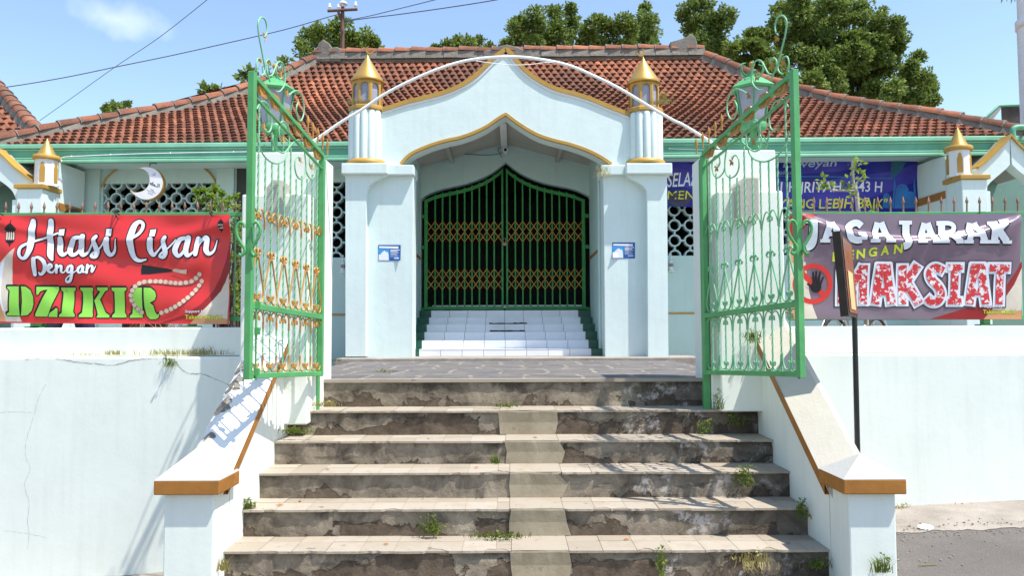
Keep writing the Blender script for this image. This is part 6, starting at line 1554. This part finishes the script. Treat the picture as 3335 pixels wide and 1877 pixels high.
def fern(pts, Y, lab, mat=leaf_b, size=.14, n=26):
    g = thing('roof_plant', lab, 'plant', at(*pts[0], Y), 'plants sprouting behind the left hip'); m = MB(); s_ = MB()
    for x, y in pts[1:]:
        p, c = at(*pts[0], Y), at(x, y, Y); s_.tube([p, p.lerp(c, .6)+Vector((0, 0, .04)), c], .006, 4); leafball(m, c, .10, n, size)
    s_.build('stems', bark, g); m.build('foliage', mat, g)
fern([(668, 318), (662, 296), (676, 293), (690, 300)], 14.0, 'broad leaved sprout left of a smaller sprout on the left hip'); fern([(708, 312), (700, 298), (716, 294)], 14.0, 'smaller leaf sprout nearer the left gate on the left hip')
fern([(806, 262), (794, 255), (800, 238), (815, 232)], 15.0, 'dark leafy sprout beside the top of the left gate on the hip', leaf_a); fern([(935, 205), (918, 204), (945, 202)], 16.0, 'small round tuft at the top of the left hip')
# twig of a tree dipping into the top right corner
tw = thing('branch', 'drooping leafy twig at the top right corner beside the mast', 'branch', at(3290, -30, 13)); b = MB(); b.tube([at(3420, -90, 13), at(3340, -50, 13), at(3260, -25, 13)], [.03, .02, .008], 6); b.build('twig', bark, tw)
b = MB()
for x, y0, y1 in ((3262, -20, 12), (3280, -30, 6), (3294, -30, 14), (3306, -32, 8), (3322, -40, 4)):
    p, e = at(x+6, y0, 13), at(x-2, y1, 13); w_ = Vector((.022, 0, 0)); b.add([p, p.lerp(e, .5)+w_, e, p.lerp(e, .5)-w_], [(0, 1, 2, 3)], rnd(0, .5))
b.build('leaves', leaf_a, tw)
# ================================================================== PEOPLE, BICYCLE, PLANTS BEHIND THE FENCES
def person():
    gx = at(238, 690, 7.5).x; gy = 7.5; z0 = 1.05
    g = thing('person', 'dark haired person in navy clothes walking behind the red banner', 'person', (gx, gy, z0))
    def skin(name, J, E, mat, sub=2):
        me = bpy.data.meshes.new(name); me.from_pydata([j[0] for j in J], E, []); me.materials.append(mat)
        o = bpy.data.objects.new(name, me); COL.objects.link(o); o.parent = g
        m = o.modifiers.new('skin', 'SKIN'); sv = me.skin_vertices[0].data
        for i, j in enumerate(J): sv[i].radius = (j[1], j[2] if len(j) > 2 else j[1])
        sv[0].use_root = True
        o.modifiers.new('sub', 'SUBSURF').levels = sub; o.modifiers['sub'].render_levels = sub
        for p in me.polygons: p.use_smooth = True
        return o
    sk = M('warm_skin', (.33, .19, .12), .55, .1, 9, .1); nv = M('navy_cloth', (.018, .022, .05), .8, .2, 12, .3)
    J = [((0, 0, .92), .15, .11), ((0, 0, 1.08), .14, .10), ((0, .0, 1.28), .165, .11), ((0, 0, 1.42), .13, .09), ((0, -.005, 1.49), .055), ((0, -.015, 1.56), .06), ((0, -.02, 1.62), .075, .088), ((0, -.01, 1.68), .062, .075),
         ((-.20, 0, 1.40), .06), ((-.25, .03, 1.14), .045), ((-.22, -.10, .92), .036), ((-.21, -.14, .85), .035), ((.20, 0, 1.40), .06), ((.25, .02, 1.14), .045), ((.23, -.08, .91), .036), ((.22, -.12, .84), .035),
         ((-.10, 0, .88), .095), ((-.17, -.06, .50), .066), ((-.24, .06, .10), .045), ((-.25, -.08, .04), .042), ((.10, 0, .88), .095), ((.15, .03, .50), .066), ((.22, .16, .10), .045), ((.23, .04, .04), .042)]
    E = [(0, 1), (1, 2), (2, 3), (3, 4), (4, 5), (5, 6), (6, 7), (3, 8), (8, 9), (9, 10), (10, 11), (3, 12), (12, 13), (13, 14), (14, 15), (0, 16), (16, 17), (17, 18), (18, 19), (0, 20), (20, 21), (21, 22), (22, 23)]
    skin('body', J, E, sk)
    Jc = [(j[0], *(r*1.16+.006 for r in j[1:])) for j in J]
    keep = [0, 1, 2, 3, 8, 9, 12, 13, 16, 17, 18, 20, 21, 22]; mp_ = {k: i for i, k in enumerate(keep)}
    skin('clothing', [Jc[k] for k in keep], [(mp_[a_], mp_[c_]) for a_, c_ in E if a_ in mp_ and c_ in mp_], nv)
    b = MB(); c = Vector((gx, gy-.005, z0+1.655))
    b.ball(c+Vector((0, .012, .015)), .092, 20, .95, 1.12, .98); b.build('hair', M('black_hair', (.010, .008, .008), .9, .4, 60, .4, 120, spec=.08), g)
    for q in (-1, 1):
        b = MB(); b.ball(c+Vector((q*.083, 0, -.05)), .022, 8, .5, .9, 1.4); b.build('ear', sk, g)
        b = MB(); b.ball(c+Vector((q*.03, -.098, -.03)), .011, 8); b.build('eye', pipe_w, g)
        for k in range(5):
            x, y, z = gx+q*(.215+.005*k), gy-.14-.012*k, z0+.80; b = MB()
            b.tube([(x, y+.02*k-.02, z+.04), (x, y+.02*k-.03, z-.01), (x-q*.006, y+.02*k-.025, z-.04+.006*abs(k-2))], [.009, .008, .006], 6); b.build('finger', sk, g)
    b = MB(); b.ball(c+Vector((0, -.108, -.055)), .014, 8, .8, 1, 1.5); b.build('nose', sk, g); b = MB(); b.ball(c+Vector((0, -.098, -.088)), .018, 8, 1.2, .4, .35); b.build('mouth', M('lip', (.3, .12, .1), .5, .1, 9, 0), g)
    for q, yy in ((-1, .0), (1, .10)):
        b = MB(); b.ball((gx+q*.235, gy-.04+yy, z0+.045), .06, 10, .8, 2.0, .75); b.build('shoe', black, g)
person()
def bicycle():
    th = R(45); c0 = at(2788, 1060, 7.2); z0 = 1.05; base = Vector((c0.x, 7.2, z0))
    g = thing('bicycle', 'silver framed bicycle parked behind the right parapet under the mauve banner', 'bicycle', base)
    W = lambda x, z, y=0: base+Vector((x*math.cos(th)-y*math.sin(th), x*math.sin(th)+y*math.cos(th), z))
    chrome = M('silver_bike_paint', (.45, .46, .50), .3, .1, 8, 0, metal=.6); rub = M('black_rubber', (.015, .015, .015), .8, .2, 20, .1)
    for wx in (-.50, .50):
        wh = thing_ = MB(); wh.tube([W(wx+.315*math.cos(a), .335+.315*math.sin(a)) for a in (2*math.pi*k/40 for k in range(41))], .019, 8, cap=False); o = wh.build('wheel', rub, g)
        b = MB(); b.tube([W(wx+.292*math.cos(a), .335+.292*math.sin(a)) for a in (2*math.pi*k/40 for k in range(41))], .010, 6, cap=False)
        b.build('rim', chrome, o); b = MB()
        for k in range(20): a = 2*math.pi*k/20; b.tube([W(wx, .335, .02*(-1)**k), W(wx+.29*math.cos(a), .335+.29*math.sin(a))], .0016, 3)
        b.tube([W(wx, .335, -.05), W(wx, .335, .05)], .02, 8); b.build('spokes', chrome, o)
        b = MB(); b.tube([W(wx+.355*math.cos(a), .335+.355*math.sin(a)) for a in (math.pi*(.15+.75*k/20) for k in range(21))], .018, 6, flat=.5); b.build('mudguard', chrome, g)
    b = MB()
    for p, q in ((( -.50, .335), (-.12, .30)), ((-.12, .30), (-.22, .78)), ((-.22, .78), (-.50, .335)), ((-.12, .30), (.36, .70)), ((-.2, .68), (.34, .78)), ((.34, .84), (.38, .66)), ((.38, .66), (.50, .335))): b.tube([W(*p), W(*q)], .015, 8)
    b.build('frame', chrome, g)
    b = MB(); b.tube(crom([tuple(W(.22, 1.0, -.28)), tuple(W(.30, 1.0, -.18)), tuple(W(.33, .97, 0)), tuple(W(.30, 1.0, .18)), tuple(W(.22, 1.0, .28))], 4), .011, 6); b.tube([W(.34, .82), W(.33, .97)], .012, 6); b.build('handlebar', chrome, g)
    b = MB(); b.ball(W(-.25, .85), .06, 10, 2.0, 1.6, .5); b.tube([W(-.22, .76), W(-.24, .84)], .012, 6); b.build('saddle', black, g)
    b = MB(); b.tube([W(-.12, .30, -.06), W(-.12, .30, .06)], .09, 20); b.build('chainring', chrome, g)
    for q in (-1, 1): b = MB(); b.tube([W(-.12, .30, q*.07), W(-.12+q*.12, .30-q*.1, q*.07)], .01, 6); b.tube([W(-.12+q*.12, .30-q*.1, q*.07), W(-.12+q*.12, .30-q*.1, q*.16)], .016, 6); b.build('pedal', black, g)
bicycle()
def shrub(name, lab, blobs, Y, base_px, mat, dens=1.3, size=.036, cat='shrub', group=None):
    p0 = at(base_px, 1100, Y); g = thing(name, lab, cat, (p0.x, Y, 1.05), group); m = MB(); s_ = MB()
    for px, py, r in blobs:
        c = at(px, py, Y+rnd(-.1, .1)); rr = r*Y/F
        s_.tube(crom([(p0.x+rnd(-.05, .05), Y, 1.05), tuple(p0.lerp(c, .5)+Vector((rnd(-.04, .04), 0, 0))), tuple(c)], 3), [.014, .013, .012, .010, .008, .006, .003], 5)
        leafball(m, c, rr*1.15, int(300*dens*max(.25, (rr/.14)**2)), size)
    s_.build('stems', bark, g); m.build('foliage', mat, g); return g
shrub('shrub', 'bright green leafy shrub behind the fence between the red banner and the left gate', [(652, 648, 18), (668, 622, 9), (684, 666, 24), (716, 664, 20), (744, 655, 18), (765, 680, 24), (735, 690, 26), (690, 695, 24), (702, 612, 6), (640, 625, 6), (768, 640, 10), (724, 630, 7), (690, 640, 10), (775, 720, 26), (765, 770, 28), (770, 830, 28), (762, 890, 28), (768, 950, 26), (765, 1010, 24)], 6.75, 735, leaf_c, .8)
shrub('shrub', 'dark leafy shrub behind the red banner just under its upper right corner', [(760, 750, 24), (775, 800, 20), (770, 870, 24), (772, 930, 22), (765, 990, 24)], 7.0, 772, leaf_b, 1.2)
sg_ = thing('sapling', 'thin leaning sapling with few leaves before the dark blue banner', 'sapling', at(2815, 1060, 7.2))
sz = lambda x, y: at(2223+.4317*x, .4317*y, 7.2)
b = MB(); b.tube(crom([tuple(at(2822, 1060, 7.2)), tuple(at(2808, 800, 7.2)), tuple(at(2795, 690, 7.2)), tuple(sz(1310, 1440)), tuple(sz(1290, 1380)), tuple(sz(1285, 1290)), tuple(sz(1282, 1210))], 4), [.022]*6+[.019]*8+[.012]*10+[.006], 7); b.tube(crom([tuple(sz(1305, 1440)), tuple(sz(1210, 1438)), tuple(sz(1120, 1432)), tuple(sz(1060, 1395)), tuple(sz(1040, 1370))], 4), [.011]*8+[.007]*8+[.003], 6); b.tube([sz(1285, 1400), sz(1330, 1360), sz(1365, 1325)], .005, 5); b.build('stem', M('pale_bark', (.42, .37, .30), .9, .3, 20, .3), sg_)
m = MB()
for x, y, r, n_ in ((1290, 1225, .10, 26), (1300, 1260, .07, 14), (1055, 1375, .10, 24), (1085, 1400, .06, 10), (1250, 1375, .08, 18), (1275, 1410, .07, 12), (1340, 1345, .07, 10), (1370, 1330, .05, 8), (1310, 1480, .06, 8), (1360, 1500, .06, 8), (1440, 1590, .06, 12)): leafball(m, sz(x, y), r*.8, int(n_*.8), .055)
m.build('foliage', leaf_c, sg_)
pl = thing('planter', 'pot of dry brown sticks on the parapet edge below the red banner', 'planter', at(490, 1069, 6.9)); b = MB()
for k in range(40):
    x = rnd(390, 590); p = at(x, 1075, 6.8+rnd(0, .25)); b.tube([p, p+Vector((rnd(-.12, .12), rnd(-.05, .05), rnd(.03, .14)))], .0035, 4)
b.build('dry_sticks', M('dry_stick', (.30, .22, .13), .9, .3, 20, 0), pl)
for a0, a1 in ((398, 455), (472, 545)):
    b = MB(); p, e = at(a0, 1075, 6.95), at(a1, 1075, 6.95); r_ = (e.x-p.x)/2; b.lathe(((p.x+e.x)/2, 6.95, 1.05), [(r_*.7, 0), (r_*.95, p.z-1.05+.08), (r_, p.z-1.05+.10), (r_*.9, p.z-1.05+.10), (r_*.85, p.z-1.05+.04)], 16); b.build('pot', M('dark_pot_%d' % a0, (.03, .022, .018), .7, .3, 9, .1), pl)
# ================================================================== WEEDS, LITTER
WG = 'weeds growing from cracks'
def tuft(lab, px, py, Y, w, h, n, mat, leaf=0, name='weed_tuft', hang=0, dz=0):
    h *= .82; leaf = int(leaf*.7)
    """grass blades (and small leaves) growing at one crack"""
    c = at(px, py, Y); g = MB()
    for i in range(n):
        x = c.x+random.gauss(0, w*.4); y = Y+rnd(-.02, .02); z = c.z+dz
        hh = h*rnd(.4, 1.1); lx, ly = rnd(-.6, .6)*hh, rnd(-.7, .1)*hh
        w_ = .0022; tz = hh if not hang or rnd(0, 1) > hang else -hh*.8
        P = [Vector((x, y, z)), Vector((x+lx*.35, y+ly*.35-.004, z+tz*.6)), Vector((x+lx, y+ly-.008, z+tz*.95))]
        g.add([P[0]-Vector((w_, 0, 0)), P[0]+Vector((w_, 0, 0)), P[1]+Vector((w_*.8, 0, 0)), P[1]-Vector((w_*.8, 0, 0))], [(0, 1, 2, 3)], rnd(.1, 1)); g.add([P[1]-Vector((w_*.8, 0, 0)), P[1]+Vector((w_*.8, 0, 0)), P[2]], [(0, 1, 2)], rnd(.1, 1))
    for i in range(leaf):
        p = Vector((c.x+random.gauss(0, w*.35), Y-rnd(.005, .05), c.z+rnd(-.5*h if hang else 0, h))); leafball(g, p, .014, 3, .024, lo=.2)
    g.build(name, mat, None, lab, 'weed', WG)
TR = lambda k: NOSE[k]
tuft('tuft of dry grass along the left ledge under the banner caption', 600, 1157, 6.02, .45, .07, 190, dry_w); tuft('small dry tuft on the left ledge below the green lettering', 372, 1157, 6.02, .16, .06, 60, dry_w)
tuft('hanging weed on the left wall crack below the ledge', 556, 1178, 5.945, .07, .09, 60, leaf_w, 8, hang=.6); tuft('scatter of short dry grass left of the ledge tuft', 270, 1158, 6.02, .2, .03, 40, dry_w); tuft('thin dead stalks at the right end of the ledge tuft', 660, 1157, 6.03, .1, .10, 30, dry_w)
tuft('patch of green weed on the stair at the foot of the left pillar', 965, 1412, 5.62, .13, .05, 130, leaf_w, 34); tuft('dry grass round the foot of the left hinge post', 1065, 1325, 5.88, .12, .07, 70, dry_w, 6)
tuft('spiky green weed at the left wall beside the second lowest tread', 808, 1660, 4.93, .06, .10, 60, leaf_w, 14); tuft('green weed in the middle of the top tread', 1645, 1326, 5.99, .12, .04, 70, leaf_w, 16)
tuft('trailing green weed where the mortar strip meets the lowest visible tread', 1625, 1752, 4.84, .22, .05, 150, leaf_w, 34); tuft('fern like weed on the lower left risers, left of the mortar strip', 1405, 1738, 4.59+.29, .08, .13, 60, leaf_w, 40); tuft('small weed left of the mortar strip in the third riser', 1612, 1510, 5.20, .04, .09, 40, leaf_w, 12)
tuft('leafy plant at the right of the stair on the second tread', 2292, 1412, 5.50, .06, .13, 20, leaf_w, 34); tuft('dark leafy weed under the right pillar', 2395, 1385, 5.80, .14, .10, 20, leaf_w, 26); tuft('weed climbing at the foot of the right pillar', 2335, 1335, 5.72, .05, .18, 22, leaf_w, 12)
tuft('bushy yellow green weed hanging over the fourth riser at the right', 2422, 1555, 5.19, .08, .10, 60, leaf_w, 40, hang=.55); tuft('weed in the corner of the fourth riser and the right stair wall', 2610, 1665, 4.88, .05, .10, 40, leaf_w, 20, hang=.4)
tuft('big dry weed hanging over the lowest riser at the right', 2450, 1830, 4.57, .14, .09, 90, dry_w, 10, hang=.5); tuft('narrow upright green weed on the lowest riser', 2150, 1850, 4.56, .03, .16, 30, leaf_w, 44, hang=.5); tuft('green weed at the bottom right of the stair', 2660, 1850, 4.56, .08, .08, 50, leaf_w, 16)
tuft('grass on the right coping top beside the pillar', 2452, 1100, 5.72, .09, .08, 110, leaf_w, 10, hang=.4); tuft('weed at the foot of the right newel post', 2870, 1866, 4.29, .06, .14, 50, leaf_w, 14); tuft('dry stalks at the foot of the left newel post', 725, 1860, 4.5, .05, .12, 40, dry_w)
tuft('dry grass on the top of the left fluted column', 1172, 338, 10.22, .28, .10, 150, dry_w); tuft('dry grass on the top of the right fluted column', 2150, 340, 10.22, .2, .10, 110, dry_w); tuft('tall dry weed behind the right turret', 2160, 330, 10.5, .1, .22, 60, dry_w); tuft('dry creeper on the right pier cap', 1962, 560, 10.24, .12, .14, 90, dry_w, 6, hang=.6)
tuft('dry weeds at the foot of the right retaining wall near the newel', 2925, 1660, 5.93, .1, .05, 50, dry_w, 6); tuft('dry weeds at the foot of the right retaining wall further right', 3130, 1656, 5.93, .12, .04, 60, dry_w, 6); tuft('mossy weeds at the foot of the portal beside the left gate', 1080, 1178, 9.7, .2, .07, 60, leaf_w, 12); tuft('green moss patch in the terrace joint near the left', 1260, 1212, 7.0, .12, .02, 60, leaf_w, 8)
p = at(3015, 1708, 5.42); b = MB(); N = 14; b.add([(p.x+.055*math.cos(2*math.pi*k/N), p.y+.03*math.sin(2*math.pi*k/N), gz(p.x)+.02+.012*math.sin(2*math.pi*k/N)) for k in range(N)], [tuple(range(N))]); b.build('paper_scrap', pipe_w, None, 'white scrap of paper lying where the apron meets the asphalt', 'litter')
p = at(3025, 1845, 4.7); b = MB(); b.box(p.x-.06, p.x+.05, p.y, p.y+.006, gz(p.x)+.004, gz(p.x)+.008); b.build('stick', dry_w, None, 'pale thin stick lying on the asphalt', 'litter')
lf = M('dead_leaf', (.35, .15, .05), .8, .4, 20, .1)
for i, (px, k, ox_) in enumerate(((905, 4, .1), (985, 4, .2), (1540, 3, .15), (1250, 5, .12), (2020, 5, .2), (2560, 5, .1), (1750, 2, .1), (1080, 3, .1), (2300, 4, .15), (1400, 2, .1))):
    y, z = NOSE[k][0]+ox_, NOSE[k][1]; x = X_(px, y); b = MB(); a = rnd(0, 3); s_ = rnd(.018, .03)
    b.add([(x, y, z+.006), (x+math.cos(a)*s_-math.sin(a)*s_*.35, y+math.sin(a)*s_+math.cos(a)*s_*.35, z+.012), (x+math.cos(a)*2*s_, y+math.sin(a)*2*s_, z+.005), (x+math.cos(a)*s_+math.sin(a)*s_*.35, y+math.sin(a)*s_-math.cos(a)*s_*.35, z+.004)], [(0, 1, 2), (0, 2, 3)])
    b.build('dead_leaf', lf, None, 'dry brown leaf lying on a stair tread', 'leaf', 'dry leaves on the stair')

# loose grit and pebbles where the apron meets the asphalt and along the wall foot: uncountable
b = MB()
for i in range(900):
    x = rnd(2.2, 5.2); y = random.gauss(5.35, .10) if rnd(0, 1) < .6 else rnd(3.6, 5.9); r_ = rnd(.003, .009)
    b.ball((x, y, gz(x)+r_*.4+(.012 if y > 5.38 else 0)), r_, 4, rnd(.8, 1.5), rnd(.8, 1.5), .6)
b.build('gravel', M('grey_grit', (.27, .245, .22), .9, .4, 30, 0), None, kind='stuff')
